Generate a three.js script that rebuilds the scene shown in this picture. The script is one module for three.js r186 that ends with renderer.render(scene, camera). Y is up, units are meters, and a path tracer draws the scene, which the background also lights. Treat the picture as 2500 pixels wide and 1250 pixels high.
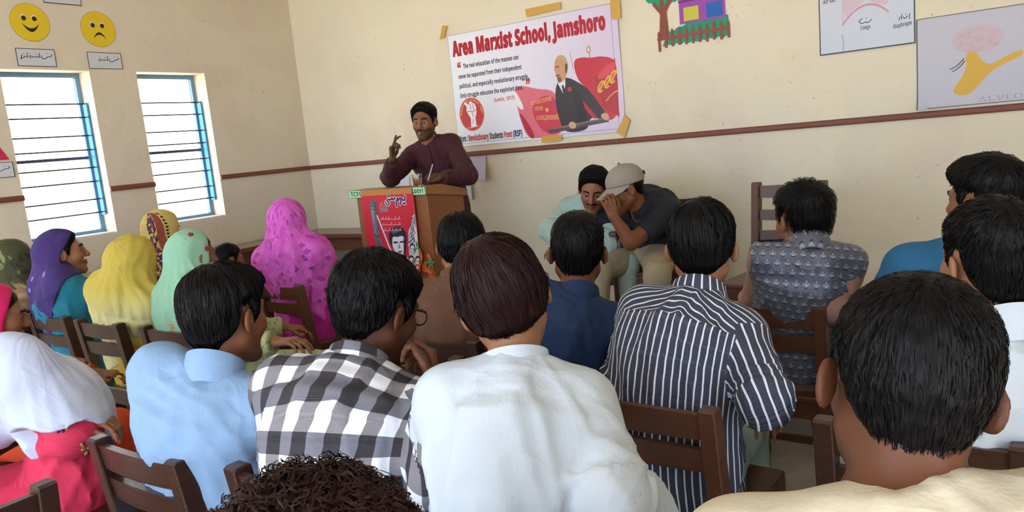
import * as THREE from 'three';
import { ImprovedNoise } from 'three/addons/math/ImprovedNoise.js';
import { RoundedBoxGeometry } from 'three/addons/geometries/RoundedBoxGeometry.js';
import { mergeGeometries, mergeVertices } from 'three/addons/utils/BufferGeometryUtils.js';

// ---------- camera, sky, sun, exposure ----------
const scene = new THREE.Scene();
const D2R = Math.PI / 180;
const camera = new THREE.PerspectiveCamera(37.53, 2, 0.05, 200);
camera.position.set(0, 1.48, 0);
camera.rotation.set(-8.675 * D2R, 35.063 * D2R, -5.421 * D2R, 'YXZ');
const sunDir = new THREE.Vector3(0.30, 0.80, -0.52).normalize();
scene.background = new THREE.Color().setRGB(0.62, 0.78, 1.0); // bright hazy daylight
const sun = new THREE.DirectionalLight(0xfff1dd, 4.0);
sun.position.copy(sunDir).multiplyScalar(30);
sun.castShadow = true;
Object.assign(sun.shadow.camera, { left: -14, right: 14, top: 14, bottom: -14, near: 1, far: 70 });
scene.add(sun);
const renderer = new THREE.WebGLRenderer({ antialias: true });
renderer.toneMapping = THREE.LinearToneMapping;
renderer.toneMappingExposure = 8.3;
renderer.shadowMap.enabled = true;

// ---------- small tools ----------
const V = (x, y, z) => new THREE.Vector3(x, y, z);
const clamp = (x, a = 0, b = 1) => (x < a ? a : x > b ? b : x);
const sstep = (a, b, x) => { const t = clamp((x - a) / (b - a)); return t * t * (3 - 2 * t); };
const mix = (a, b, t) => a + (b - a) * t;
function rng(seed) { let s = seed >>> 0; return () => { s = (s + 0x6d2b79f5) >>> 0; let t = Math.imul(s ^ (s >>> 15), 1 | s); t = (t + Math.imul(t ^ (t >>> 7), 61 | t)) ^ t; return ((t ^ (t >>> 14)) >>> 0) / 4294967296; }; }
const PN = new ImprovedNoise();
const noise = (x, y, z = 0) => PN.noise(x + 31.7, y + 17.3, z + 5.9);
const used = {};
function numbered(n) { const k = used[n] = (used[n] ?? -1) + 1; return k ? n + '_' + String(k).padStart(3, '0') : n; }
function shade(o) { o.traverse((m) => { if (m.isMesh) { m.castShadow = true; m.receiveShadow = true; } }); return o; }
function mesh(name, geo, mat, parent) { const m = new THREE.Mesh(geo, mat); m.name = parent ? name : numbered(name); (parent ?? scene).add(m); m.castShadow = m.receiveShadow = true; return m; }
function tag(o, label, category, group) { o.userData.label = label; o.userData.category = category; if (group) o.userData.group = group; return o; }
function struct(name, geo, mat, parent) { const m = mesh(name, geo, mat, parent); if (!parent) m.userData.kind = 'structure'; return m; }
function thing(name, label, category, pos = [0, 0, 0], turn = 0, group) { const g = new THREE.Group(); g.name = numbered(name); g.position.set(...pos); g.rotation.y = turn; scene.add(g); return tag(g, label, category, group); }
const bx = (w, h, d, x = 0, y = 0, z = 0, r = 0.004) => { const g = r > 0 ? new RoundedBoxGeometry(w, h, d, 2, Math.min(r, w / 2.1, h / 2.1, d / 2.1)) : new THREE.BoxGeometry(w, h, d); g.translate(x, y, z); return plain(g); };
function plain(g) { const o = g.index ? g.toNonIndexed() : g; for (const k of Object.keys(o.attributes)) if (!['position', 'normal', 'uv'].includes(k)) o.deleteAttribute(k); return o; }
function boxUV(g, s = 1) { // uv in metres from the dominant axis of each triangle
  const o = g.index ? g.toNonIndexed() : g, p = o.attributes.position, uv = new Float32Array(p.count * 2), a = V(), b = V(), c = V(), n = V();
  for (let i = 0; i < p.count; i += 3) {
    a.fromBufferAttribute(p, i); b.fromBufferAttribute(p, i + 1); c.fromBufferAttribute(p, i + 2);
    n.copy(b).sub(a).cross(c.clone().sub(a));
    const ax = Math.abs(n.x), ay = Math.abs(n.y), az = Math.abs(n.z);
    [a, b, c].forEach((q, k) => { const [u, v] = ax > ay && ax > az ? [q.z, q.y] : ay > az ? [q.x, q.z] : [q.x, q.y]; uv[(i + k) * 2] = u * s; uv[(i + k) * 2 + 1] = v * s; });
  }
  o.setAttribute('uv', new THREE.BufferAttribute(uv, 2));
  return o;
}
const merge = (list) => mergeGeometries(list.map((g) => plain(g)));
function tube(pts, r, seg = 24, rad = 8, closed = false) { return plain(new THREE.TubeGeometry(new THREE.CatmullRomCurve3(pts.map((p) => (p.isVector3 ? p : V(...p))), closed), seg, r, rad, closed)); }
function extrude(pts, depth, bevel = 0, holes = []) { const s = new THREE.Shape(pts.map((p) => new THREE.Vector2(...p))); for (const h of holes) s.holes.push(new THREE.Path(h.map((p) => new THREE.Vector2(...p)))); return plain(new THREE.ExtrudeGeometry(s, { depth, bevelEnabled: bevel > 0, bevelThickness: bevel, bevelSize: bevel, bevelSegments: 1, curveSegments: 24 })); }
const circle = (r, n = 48, sx = 1, cx = 0, cy = 0) => Array.from({ length: n }, (_, i) => [cx + Math.cos(i / n * 2 * Math.PI) * r * sx, cy + Math.sin(i / n * 2 * Math.PI) * r]);
function canvas(w, h, draw, opt = {}) {
  const c = document.createElement('canvas'); c.width = w; c.height = h;
  const x = c.getContext('2d'); draw(x, w, h);
  const t = new THREE.CanvasTexture(c);
  if (!opt.data) t.colorSpace = THREE.SRGBColorSpace;
  t.wrapS = t.wrapT = opt.clamp ? THREE.ClampToEdgeWrapping : THREE.RepeatWrapping;
  if (opt.size) t.repeat.set(1 / opt.size[0], 1 / opt.size[1]);
  return t;
}
function dataTex(n, f, opt = {}) { // grey height field
  const d = new Uint8Array(n * n * 4);
  for (let y = 0; y < n; y++) for (let x = 0; x < n; x++) { const v = clamp(f(x / n, y / n)) * 255, o = (y * n + x) * 4; d[o] = d[o + 1] = d[o + 2] = v; d[o + 3] = 255; }
  const t = new THREE.DataTexture(d, n, n); t.magFilter = THREE.LinearFilter; t.wrapS = t.wrapT = THREE.RepeatWrapping; t.needsUpdate = true;
  if (opt.size) t.repeat.set(1 / opt.size[0], 1 / opt.size[1]);
  return t;
}
const std = (color, roughness = 0.7, more = {}) => new THREE.MeshPhysicalMaterial({ color, roughness, ...more });

// ---------- signed distance modelling ----------
const smin = (a, b, k) => { const h = k - Math.abs(a - b); return h > 0 ? Math.min(a, b) - h * h / (4 * k) : Math.min(a, b); };
const smax = (a, b, k) => -smin(-a, -b, k);
const ell = (x, y, z, a, b, c) => { const k0 = Math.sqrt(x * x / (a * a) + y * y / (b * b) + z * z / (c * c)), k1 = Math.sqrt(x * x / (a ** 4) + y * y / (b ** 4) + z * z / (c ** 4)); return k1 < 1e-9 ? -Math.min(a, b, c) : k0 * (k0 - 1) / k1; };
const sph = (x, y, z, r) => Math.sqrt(x * x + y * y + z * z) - r;
// tapered capsule between a and b, at p
function capT(p, a, b) { const bx_ = b[0] - a[0], by = b[1] - a[1], bz = b[2] - a[2]; return clamp(((p[0] - a[0]) * bx_ + (p[1] - a[1]) * by + (p[2] - a[2]) * bz) / (bx_ * bx_ + by * by + bz * bz)); }
function cap(x, y, z, a, b, ra, rb) {
  const ux = b[0] - a[0], uy = b[1] - a[1], uz = b[2] - a[2], t = clamp(((x - a[0]) * ux + (y - a[1]) * uy + (z - a[2]) * uz) / (ux * ux + uy * uy + uz * uz));
  const dx = x - a[0] - ux * t, dy = y - a[1] - uy * t, dz = z - a[2] - uz * t;
  return Math.sqrt(dx * dx + dy * dy + dz * dz) - (ra + (rb - ra) * t);
}
const add = (a, b, s = 1) => [a[0] + b[0] * s, a[1] + b[1] * s, a[2] + b[2] * s];
const sub = (a, b) => [a[0] - b[0], a[1] - b[1], a[2] - b[2]];
const mul = (a, s) => [a[0] * s, a[1] * s, a[2] * s];
const dot = (a, b) => a[0] * b[0] + a[1] * b[1] + a[2] * b[2];
const len = (a) => Math.sqrt(dot(a, a));
const nrm = (a) => mul(a, 1 / (len(a) || 1));
const crs = (a, b) => [a[1] * b[2] - a[2] * b[1], a[2] * b[0] - a[0] * b[2], a[0] * b[1] - a[1] * b[0]];
const lerp3 = (a, b, t) => [mix(a[0], b[0], t), mix(a[1], b[1], t), mix(a[2], b[2], t)];
function axisSteps(lo, hi, h, fine) { // coordinates along one axis, with finer steps inside the given intervals
  const out = [lo]; let x = lo;
  while (x < hi) {
    let s = h;
    for (const [a, b, f] of fine) { if (x >= a - 1e-9 && x < b) s = Math.min(s, f); else if (x < a && x + s > a) s = Math.min(s, Math.max(a - x, f)); }
    x += s; out.push(x);
  }
  return Float64Array.from(out);
}
function surface(f, lo, hi, h, fine = []) { // surface nets on a tensor grid; returns an indexed geometry
  const X = [0, 1, 2].map((k) => axisSteps(lo[k], hi[k], h, fine.map((b) => [b.lo[k], b.hi[k], b.h])));
  const [nx, ny, nz] = X.map((a) => a.length), F = new Float32Array(nx * ny * nz), B = 6, sy = nx, sz = nx * ny;
  for (let k = 0; k < nz; k += B) for (let j = 0; j < ny; j += B) for (let i = 0; i < nx; i += B) {
    const i1 = Math.min(i + B, nx), j1 = Math.min(j + B, ny), k1 = Math.min(k + B, nz);
    const a = [X[0][i], X[1][j], X[2][k]], b = [X[0][i1 - 1], X[1][j1 - 1], X[2][k1 - 1]], m = lerp3(a, b, 0.5), R = len(sub(b, a)) / 2, d = f(m[0], m[1], m[2]);
    const skip = Math.abs(d) > R * 1.7 + h * 2 + 0.012;
    for (let kk = k; kk < k1; kk++) for (let jj = j; jj < j1; jj++) for (let ii = i; ii < i1; ii++) F[ii + jj * sy + kk * sz] = skip ? d : f(X[0][ii], X[1][jj], X[2][kk]);
  }
  const id = new Int32Array(nx * ny * nz).fill(-1), pos = [], index = [];
  const cs = [[0, 0, 0], [1, 0, 0], [0, 1, 0], [1, 1, 0], [0, 0, 1], [1, 0, 1], [0, 1, 1], [1, 1, 1]], es = [[0, 1], [2, 3], [4, 5], [6, 7], [0, 2], [1, 3], [4, 6], [5, 7], [0, 4], [1, 5], [2, 6], [3, 7]];
  const v = new Float32Array(8);
  for (let k = 0; k < nz - 1; k++) for (let j = 0; j < ny - 1; j++) for (let i = 0; i < nx - 1; i++) {
    const o = i + j * sy + k * sz; let m = 0;
    v[0] = F[o]; v[1] = F[o + 1]; v[2] = F[o + sy]; v[3] = F[o + sy + 1]; v[4] = F[o + sz]; v[5] = F[o + sz + 1]; v[6] = F[o + sz + sy]; v[7] = F[o + sz + sy + 1];
    for (let c = 0; c < 8; c++) if (v[c] < 0) m++;
    if (m === 0 || m === 8) continue;
    let px = 0, py = 0, pz = 0, n = 0;
    for (const [a, b] of es) {
      if ((v[a] < 0) === (v[b] < 0)) continue;
      const t = v[a] / (v[a] - v[b]), A = cs[a], C = cs[b];
      px += mix(X[0][i + A[0]], X[0][i + C[0]], t); py += mix(X[1][j + A[1]], X[1][j + C[1]], t); pz += mix(X[2][k + A[2]], X[2][k + C[2]], t); n++;
    }
    id[o] = pos.length / 3; pos.push(px / n, py / n, pz / n);
  }
  for (let k = 1; k < nz - 1; k++) for (let j = 1; j < ny - 1; j++) for (let i = 1; i < nx - 1; i++) {
    const o = i + j * sy + k * sz, s = F[o] < 0;
    for (let ax = 0; ax < 3; ax++) {
      const st = ax === 0 ? 1 : ax === 1 ? sy : sz, u = ax === 0 ? sy : ax === 1 ? sz : 1, w = ax === 0 ? sz : ax === 1 ? 1 : sy;
      if (s === (F[o + st] < 0)) continue;
      const a = id[o], b = id[o - u], c = id[o - u - w], d = id[o - w];
      if (a < 0 || b < 0 || c < 0 || d < 0) continue;
      if (s) index.push(a, b, c, a, c, d); else index.push(a, c, b, a, d, c);
    }
  }
  const g = new THREE.BufferGeometry();
  g.setAttribute('position', new THREE.BufferAttribute(Float32Array.from(pos), 3));
  g.setIndex(pos.length / 3 > 65000 ? new THREE.BufferAttribute(Uint32Array.from(index), 1) : new THREE.BufferAttribute(Uint16Array.from(index), 1));
  g.computeVertexNormals();
  return g;
}
// give each triangle the uv mapping of its region: reg(x, y, z) -> { r: region number, u, v }, period: wrap length of u per region
function regionUV(g, reg) {
  const p = g.attributes.position, n = g.attributes.normal, ix = g.index, P = [], N = [], U = [], R = [];
  for (let i = 0; i < p.count; i++) { const q = [p.getX(i), p.getY(i), p.getZ(i)]; R.push({ ...reg(...q), p: q, n: [n.getX(i), n.getY(i), n.getZ(i)] }); }
  const emit = (list, r) => {
    const per = list[0].period, q = list.map((s) => (s.r === r || !s.all ? s : { ...s, ...s.all(r) })), us = q.map((s) => s.u);
    if (per && Math.max(...us) - Math.min(...us) > per / 2) for (let k = 0; k < 3; k++) if (us[k] < 0) us[k] += per;
    list.forEach((s, k) => { P.push(...s.p); N.push(...s.n); U.push(us[k], q[k].v); });
  };
  for (let t = 0; t < ix.count; t += 3) {
    const T = [0, 1, 2].map((k) => R[ix.getX(t + k)]), rs = new Set(T.map((s) => s.r));
    if (rs.size === 1) { emit(T, T[0].r); continue; }
    const key = rs.has(0) && rs.has(3) ? 'y' : 's', lone = [0, 1, 2].find((k) => T[k].r !== T[(k + 1) % 3].r && T[k].r !== T[(k + 2) % 3].r), a = T[lone], b = T[(lone + 1) % 3], c = T[(lone + 2) % 3];
    if (rs.size === 2 && a[key] !== undefined && a[key] * b[key] < 0 && a[key] * c[key] < 0) { // cut the triangle where the seam crosses it
      const cut = (o) => { const w = a[key] / (a[key] - o[key]), q = lerp3(a.p, o.p, w); return { ...reg(...q), r: -1, p: q, n: nrm(lerp3(a.n, o.n, w)), period: a.period }; }, A = cut(b), B = cut(c);
      emit([a, A, B], a.r); emit([A, b, c], b.r); emit([A, c, B], b.r);
    } else emit(T, T[1].r === T[2].r ? T[1].r : T[0].r);
  }
  const o = new THREE.BufferGeometry();
  o.setAttribute('position', new THREE.BufferAttribute(Float32Array.from(P), 3)); o.setAttribute('normal', new THREE.BufferAttribute(Float32Array.from(N), 3)); o.setAttribute('uv', new THREE.BufferAttribute(Float32Array.from(U), 2));
  return o;
}

// ---------- shared textures and materials ----------
const weave = dataTex(256, (x, y) => 0.5 + 0.22 * Math.sin(x * 256 * Math.PI / 2) * Math.sin(y * 256 * Math.PI / 2) + 0.25 * noise(x * 14, y * 14, 1), { size: [0.14, 0.14] });
const tiled = (f) => (x, y) => { const a = 1 - x, b = 1 - y; return f(x, y) * a * b + f(x - 1, y) * x * b + f(x, y - 1) * a * y + f(x - 1, y - 1) * x * y; };
const ridge = (n, k = 3) => Math.max(0, 1 - Math.abs(n) * k) ** 1.5;
const wrinkle = dataTex(512, tiled((x, y) => 0.35 + 0.30 * ridge(noise(x * 3.2 + y * 1.6, y * 3 - x * 0.8, 1), 4) + 0.25 * ridge(noise(x * 5 - y * 3.5, y * 4.4, 7), 4.5) + 0.12 * noise(x * 9, y * 9, 3) + 0.05 * noise(x * 90, y * 90, 5)), { size: [0.5, 0.5] });
const plaster = dataTex(512, (x, y) => 0.5 + 0.3 * noise(x * 9, y * 9, 2) + 0.16 * noise(x * 37, y * 37, 3) + 0.08 * noise(x * 120, y * 120, 4), { size: [1.6, 1.6] });
function wallPaint(seed, base, marks, w = 2048, h = 1024, size = [5, 2.5]) {
  return canvas(w, h, (x) => {
    x.fillStyle = base; x.fillRect(0, 0, w, h);
    const r = rng(seed);
    for (let i = 0; i < 260; i++) { const a = r(); x.fillStyle = r() < 0.5 ? `rgba(255,240,205,${a * 0.05})` : `rgba(176,150,120,${a * 0.05})`; x.beginPath(); x.ellipse(r() * w, r() * h, 30 + r() * 190, 20 + r() * 110, r() * 3, 0, 7); x.fill(); }
    for (let i = 0; i < marks; i++) { // scuffs, chips and pencil marks on the paint
      const px = r() * w, py = r() * h, s = 0.6 + r() * 2.2;
      x.strokeStyle = `rgba(120,98,78,${0.08 + r() * 0.26})`; x.lineWidth = 0.6 + r() * 1.2; x.beginPath(); x.moveTo(px, py);
      for (let k = 0; k < 3; k++) x.lineTo(px + (r() - 0.5) * s * 5, py + (r() - 0.4) * s * 4);
      x.stroke();
    }
    for (let i = 0; i < marks / 6; i++) { x.fillStyle = `rgba(96,72,58,${0.15 + r() * 0.35})`; x.beginPath(); x.ellipse(r() * w, r() * h, 0.8 + r() * 2.2, 0.8 + r() * 1.8, r() * 3, 0, 7); x.fill(); }
  }, { size });
}
const M = {
  wallBack: std(0xffffff, 0.62, { map: wallPaint(5, '#e5d9c0', 300), bumpMap: plaster, bumpScale: 0.004 }),
  wallLeft: std(0xffffff, 0.62, { map: wallPaint(9, '#dccfb9', 150), bumpMap: plaster, bumpScale: 0.004 }),
  wallPlain: std(0xe2d5bc, 0.7, { bumpMap: plaster, bumpScale: 0.003 }),
  ceiling: std(0xe9e5da, 0.8, { bumpMap: plaster, bumpScale: 0.003 }),
  outside: std(0xd8cfc0, 0.9, { bumpMap: plaster, bumpScale: 0.006 }),
  steel: std(0x6d93ad, 0.5), blue: std(0x2f9be0, 0.45), bar: std(0x2c2c30, 0.6), mullion: std(0x4a4f66, 0.6),
  white: std(0xdcd8d0, 0.6), black: std(0x1a1514, 0.6), tape: std(0xd0a042, 0.45, { bumpMap: plaster, bumpScale: 0.004 }),
};
const woodTex = (seed, base, dark, n = 70) => canvas(512, 512, (x, w, h) => {
  const r = rng(seed); x.fillStyle = base; x.fillRect(0, 0, w, h);
  for (let i = 0; i < n; i++) { const y = r() * h; x.strokeStyle = dark; x.globalAlpha = 0.05 + r() * 0.28; x.lineWidth = 0.6 + r() * 4; const p = r() * 7, a = 2 + r() * 7; for (const o of [0, -h, h]) { x.beginPath(); for (let k = 0; k <= w; k += 16) x.lineTo(k, y + o + Math.sin(k / w * 2 * Math.PI + p) * a + Math.sin(k / w * 4 * Math.PI + p * 2) * a * 0.4); x.stroke(); } }
  x.globalAlpha = 1;
}, { size: [0.55, 0.28] });
const woodBump = dataTex(256, (x, y) => 0.5 + 0.3 * noise(Math.sin(x * 6.283) * 0.6, y * 60, 1) + 0.15 * noise(x * 30, y * 90, 2), { size: [0.4, 0.2] });
M.chairDark = std(0xffffff, 0.34, { map: woodTex(11, '#3d2116', '#170b07'), bumpMap: woodBump, bumpScale: 0.0012, clearcoat: 0.2, clearcoatRoughness: 0.35 });
M.chairMid = std(0xffffff, 0.38, { map: woodTex(12, '#59321f', '#241009'), bumpMap: woodBump, bumpScale: 0.0012, clearcoat: 0.3, clearcoatRoughness: 0.35 });
M.deskWood = std(0xffffff, 0.42, { map: woodTex(13, '#6d3d28', '#341a10'), bumpMap: woodBump, bumpScale: 0.001 });
M.deskTop = std(0xffffff, 0.3, { map: woodTex(14, '#80705f', '#5d4c40', 30), bumpMap: woodBump, bumpScale: 0.0006 });
M.podium = std(0xffffff, 0.4, { map: woodTex(15, '#925832', '#693819', 50), bumpMap: woodBump, bumpScale: 0.0008 });
M.podiumEdge = std(0xffffff, 0.4, { map: woodTex(16, '#a06a3c', '#7a4a26', 40) });
M.rail = std(0xffffff, 0.5, { map: woodTex(17, '#7c4330', '#46221a'), bumpMap: woodBump, bumpScale: 0.002 });

// ---------- the room ----------
const XL = -5.504, XR = 1.7, ZB = -4.74, ZF = 3.2, HC = 3.3, T = 0.23;
const rect = (a, b, c, d) => [[a, b], [c, b], [c, d], [a, d]];
const hole = (a, b, c, d) => [[a, b], [a, d], [c, d], [c, b]];
const winL = [[-2.87, 1.09, -2.295, 2.245], [-3.785, 1.09, -3.215, 2.245], [-1.40, 1.09, -0.83, 2.245], [1.2, 1.09, 1.8, 2.245]];
const winR = [[-0.5, 0.02, 0.6, 2.4]];
const winF = [[-5.3, 0.4, -3.1, 2.95], [-2.9, 0.4, -0.7, 2.95], [-0.5, 0.02, 1.5, 2.95]];
function wallX(name, x, holes, mat) { const g = extrude(rect(ZB - T, -0.02, ZF + T, HC + 0.02), T, 0, holes.map((h) => hole(...h))); g.rotateY(-Math.PI / 2); g.translate(x, 0, 0); return struct(name, boxUV(g), mat); }
function wallZ(name, z, holes, mat) { const g = extrude(rect(XL, -0.02, XR, HC + 0.02), T, 0, holes.map((h) => hole(...h))); g.translate(0, 0, z); return struct(name, boxUV(g), mat); }
wallX('wall_left', XL, winL, M.wallLeft);
wallX('wall_right', XR + T, winR, M.wallPlain);
wallZ('wall_back', ZB - T, [], M.wallBack);
wallZ('wall_rear', ZF, winF, M.wallPlain);
const floorTex = canvas(1024, 1024, (x, w, h) => { const r = rng(3); x.fillStyle = '#bfb6a6'; x.fillRect(0, 0, w, h); for (let i = 0; i < 900; i++) { x.fillStyle = r() < 0.5 ? `rgba(190,180,165,${r() * 0.12})` : `rgba(96,86,76,${r() * 0.12})`; x.beginPath(); x.ellipse(r() * w, r() * h, 3 + r() * 60, 3 + r() * 40, r() * 3, 0, 7); x.fill(); } }, { size: [3, 3] });
M.floor = std(0xffffff, 0.55, { map: floorTex, bumpMap: plaster, bumpScale: 0.001 });
struct('floor', boxUV(bx(XR - XL, 0.2, ZF - ZB, (XL + XR) / 2, -0.1, (ZF + ZB) / 2, 0)), M.floor);
struct('ceiling', boxUV(bx(XR - XL + 2.6, 0.2, ZF - ZB + 2.6, (XL + XR) / 2, HC + 0.1, (ZF + ZB) / 2, 0)), M.ceiling);  // slab also runs past the walls, an added unseen overhang blocking direct sun
struct('platform', boxUV(bx(5.95, 0.2, 1.38, -1.29, 0.1, ZB + 0.69, 0.006)), M.floor).userData.kind = 'structure';
const ground = struct('ground', boxUV(bx(60, 0.3, 60, -2, -0.36, 0, 0)), M.outside);
struct('boundary_wall', boxUV(bx(0.25, 3.4, 30, -11, 1.5, 0, 0.01)), M.outside);
// dark wooden strip along the walls
const railY = 1.407;
function railPiece(n, a, b) { // along x or along z
  const L = Math.hypot(b[0] - a[0], b[1] - a[1]), prof = [[0, -0.018], [0.016, -0.018], [0.02, -0.008], [0.018, 0.012], [0.01, 0.018], [0, 0.018]];
  const g = extrude(prof, L, 0);
  const p = g.attributes.position; for (let i = 0; i < p.count; i++) p.setY(i, p.getY(i) + 0.0025 * noise(p.getZ(i) * 3, p.getX(i) * 50, n)); g.computeVertexNormals();
  if (a[0] === b[0]) g.translate(0, 0, 0); else g.rotateY(-Math.PI / 2);
  g.translate(a[0], railY, a[1]);
  return struct('trim_' + n, boxUV(g), M.rail);
}
{ // back wall piece runs towards -x when turned, so start at the right end
  let n = 1;
  for (const [z0, z1] of [[-4.72, -3.785], [-3.215, -2.87], [-2.295, -1.40], [-0.83, 1.2], [1.8, 3.2]]) railPiece(n++, [XL, z0], [XL, z1]);
  railPiece(n++, [XR, ZB], [XL, ZB]);
}
// slim barred windows with blue steel frames
function barredWindow(n, [z0, y0, z1, y1]) {
  const g = new THREE.Group(); g.name = 'window_' + n; g.userData.kind = 'structure'; scene.add(g);
  const xf = XL - 0.17, w = 0.032, zc = (z0 + z1) / 2, yc = (y0 + y1) / 2;
  const fr = mesh('window_frame', merge([bx(0.04, w, z1 - z0, xf, y1 - w / 2, zc), bx(0.04, w, z1 - z0, xf, y0 + w / 2, zc), bx(0.04, y1 - y0 - 2 * w, w, xf, yc, z0 + w / 2), bx(0.04, y1 - y0 - 2 * w, w, xf, yc, z1 - w / 2)]), M.steel, g);
  mesh('transom', bx(0.03, 0.022, z1 - z0 - 2 * w, xf + 0.005, 1.645, zc), M.mullion, g);
  const ys = [2.026, 1.931, 1.801, 1.70, 1.572, 1.472, 1.343, 1.246];
  for (const z of [z0 + 0.012, z1 - 0.012]) {
    const ch = mesh('side_channel', bx(0.052, 2.03 - 1.225, 0.012, XL - 0.112, (2.03 + 1.225) / 2, z, 0.003), M.blue, g);
    mesh('clip', merge(ys.map((y) => bx(0.05, 0.006, 0.012, XL - 0.105, y, z + (z < zc ? 0.006 : -0.006), 0.001))), M.bar, ch);
  }
  for (const y of ys) { const b = new THREE.CylinderGeometry(0.0052, 0.0052, z1 - z0, 8); b.rotateX(Math.PI / 2); b.translate(XL - 0.115, y, zc); mesh('bar', plain(b), M.bar, g); }
  mesh('window_pane', bx(0.004, 0.17, z1 - z0 - 2 * w, xf - 0.01, 2.13, zc, 0), new THREE.MeshPhysicalMaterial({ color: 0xffffff, roughness: 0.02, transmission: 1, thickness: 0 }), g);
  mesh('window_sill', bx(T - 0.02, 0.012, z1 - z0, XL - T / 2, y0 + 0.002, zc, 0.002), M.white, g);
}
winL.forEach((w, i) => barredWindow(i + 1, w));
winR.forEach(([z0, y0, z1, y1], i) => { const g = new THREE.Group(); g.name = 'window_' + (5 + i); g.userData.kind = 'structure'; scene.add(g); const x = XR + 0.15; mesh('window_frame', merge([bx(0.04, 0.04, z1 - z0, x, y0 + 0.02, (z0 + z1) / 2), bx(0.04, 0.04, z1 - z0, x, y1 - 0.02, (z0 + z1) / 2), ...[z0 + 0.02, (z0 + z1) / 2, z1 - 0.02].map((z) => bx(0.04, y1 - y0 - 0.08, 0.04, x, (y0 + y1) / 2, z))]), M.steel, g); });
winF.slice(0, 2).forEach(([x0, y0, x1, y1], i) => { const g = new THREE.Group(); g.name = 'window_' + (6 + i); g.userData.kind = 'structure'; scene.add(g); const z = ZF + 0.15; mesh('window_frame', merge([bx(x1 - x0, 0.04, 0.04, (x0 + x1) / 2, y0 + 0.02, z), bx(x1 - x0, 0.04, 0.04, (x0 + x1) / 2, y1 - 0.02, z), ...[x0 + 0.02, (x0 + x1) / 2, x1 - 0.02].map((x) => bx(0.04, y1 - y0 - 0.08, 0.04, x, (y0 + y1) / 2, z))]), M.steel, g); });

// ---------- chairs ----------
function chair(label, x, zPost, face, opt = {}) { // x: middle of the back, zPost: the back's top; face: degrees from the back wall towards the right wall
  const { mat = M.chairDark, h = 0.82, seat = 0.485, slats = 2, y = 0, w = 0.40, arms = false, group = 'wooden classroom chairs' } = opt;
  const th = Math.PI - face * D2R, zt = -0.235;
  const t = thing('wooden_chair', label, 'chair', [x - Math.sin(th) * zt, y, zPost - Math.cos(th) * zt], th, group);
  for (const s of [-1, 1]) {
    const g = extrude([[-0.172, 0], [-0.168, seat], [-0.214, h - 0.004], [-0.220, h], [-0.250, h], [-0.256, h - 0.004], [-0.214, seat], [-0.222, 0]], 0.036, 0.003);
    g.rotateY(-Math.PI / 2); g.translate(s * (w / 2 - 0.021) + 0.018, 0, 0); mesh('leg', boxUV(swapUV(g)), mat, t);
    mesh('leg', boxUV(bx(0.042, seat - 0.02, 0.042, s * (w / 2 - 0.02), (seat - 0.02) / 2, 0.19)), mat, t);
    mesh('seat_rail', boxUV(bx(0.022, 0.065, 0.36, s * (w / 2 - 0.02), seat - 0.055, 0)), mat, t);
    mesh('stretcher', boxUV(bx(0.02, 0.032, 0.36, s * (w / 2 - 0.02), 0.2, 0)), mat, t);
    if (arms) { mesh('armrest', boxUV(bx(0.05, 0.03, 0.46, s * (w / 2 + 0.0), 0.69, 0.03, 0.008)), mat, t); mesh('arm_post', boxUV(bx(0.036, 0.24, 0.036, s * (w / 2 - 0.0), 0.58, 0.22)), mat, t); }
  }
  mesh('seat', boxUV(bx(w, 0.024, 0.43, 0, seat - 0.012, 0.0, 0.008)), mat, t);
  for (const z of [0.19, -0.192]) mesh('seat_rail', boxUV(bx(w - 0.08, 0.065, 0.022, 0, seat - 0.056, z)), mat, t);
  mesh('stretcher', boxUV(bx(w - 0.08, 0.032, 0.02, 0, 0.15, 0.19)), mat, t);
  const rows = slats === 2 ? [[h - 0.045, 0.062], [h - 0.135, 0.056]] : [[h - 0.05, 0.06], [h - 0.175, 0.05], [h - 0.285, 0.05]];
  rows.forEach(([yy, hh]) => {
    const g = boxUV(new THREE.BoxGeometry(w - 0.07, hh, 0.02, 10, 2, 1)), p = g.attributes.position, lean = 0.046 / (h - seat);
    for (let i = 0; i < p.count; i++) { const q = p.getX(i) / (w / 2), wy = yy + p.getY(i); p.setZ(i, p.getZ(i) - 0.191 - (wy - seat) * lean - 0.012 * (1 - q * q)); p.setY(i, wy + 0.004 * (1 - q * q) * Math.sign(p.getY(i))); }
    g.computeVertexNormals(); mesh('slat', g, mat, t);
  });
  return t;
}
function swapUV(g) { return g; }
const backRow = { mat: M.chairDark };
chair('dark wooden chair at the light blue shirt man, its whole slatted back bare', -1.815, -0.90, 0);
chair('dark wooden chair hidden behind the curly head, holding the man in the checked shirt', -1.285, -0.93, 3);
chair('wooden chair under the man in the plain white shirt, centre front', -0.80, -0.93, -14);
chair('brown wooden chair against the back of the striped shirt man', -0.795, -1.625, 3, { mat: M.chairMid });
chair('brown wooden chair against the patterned grey vest of the seated man', -0.775, -2.645, 2, { mat: M.chairMid });
chair('brown wooden chair behind the woman in the bright pink scarf', -3.41, -2.61, 4, { mat: M.chairMid });
chair('empty brown wooden chair right beside the chair of the pink scarf woman', -2.82, -2.61, 0, { mat: M.chairMid });
chair('dark wooden chair at the left edge behind the brown shawl woman', -4.63, -1.72, 0);
chair('dark wooden chair behind the woman in the teal top and purple scarf', -4.16, -1.745, 0);
chair('dark wooden chair behind the woman in the yellow scarf', -3.635, -1.735, 0);
chair('dark wooden chair behind the woman in the mint green scarf, left of the blue shirt', -3.07, -1.746, 0);
chair('dark wooden chair behind the man in the white shirt at the right edge', -0.19, -1.64, 2);
chair('wooden chair under the man in the dark navy shirt', -1.32, -1.80, -8);
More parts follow.
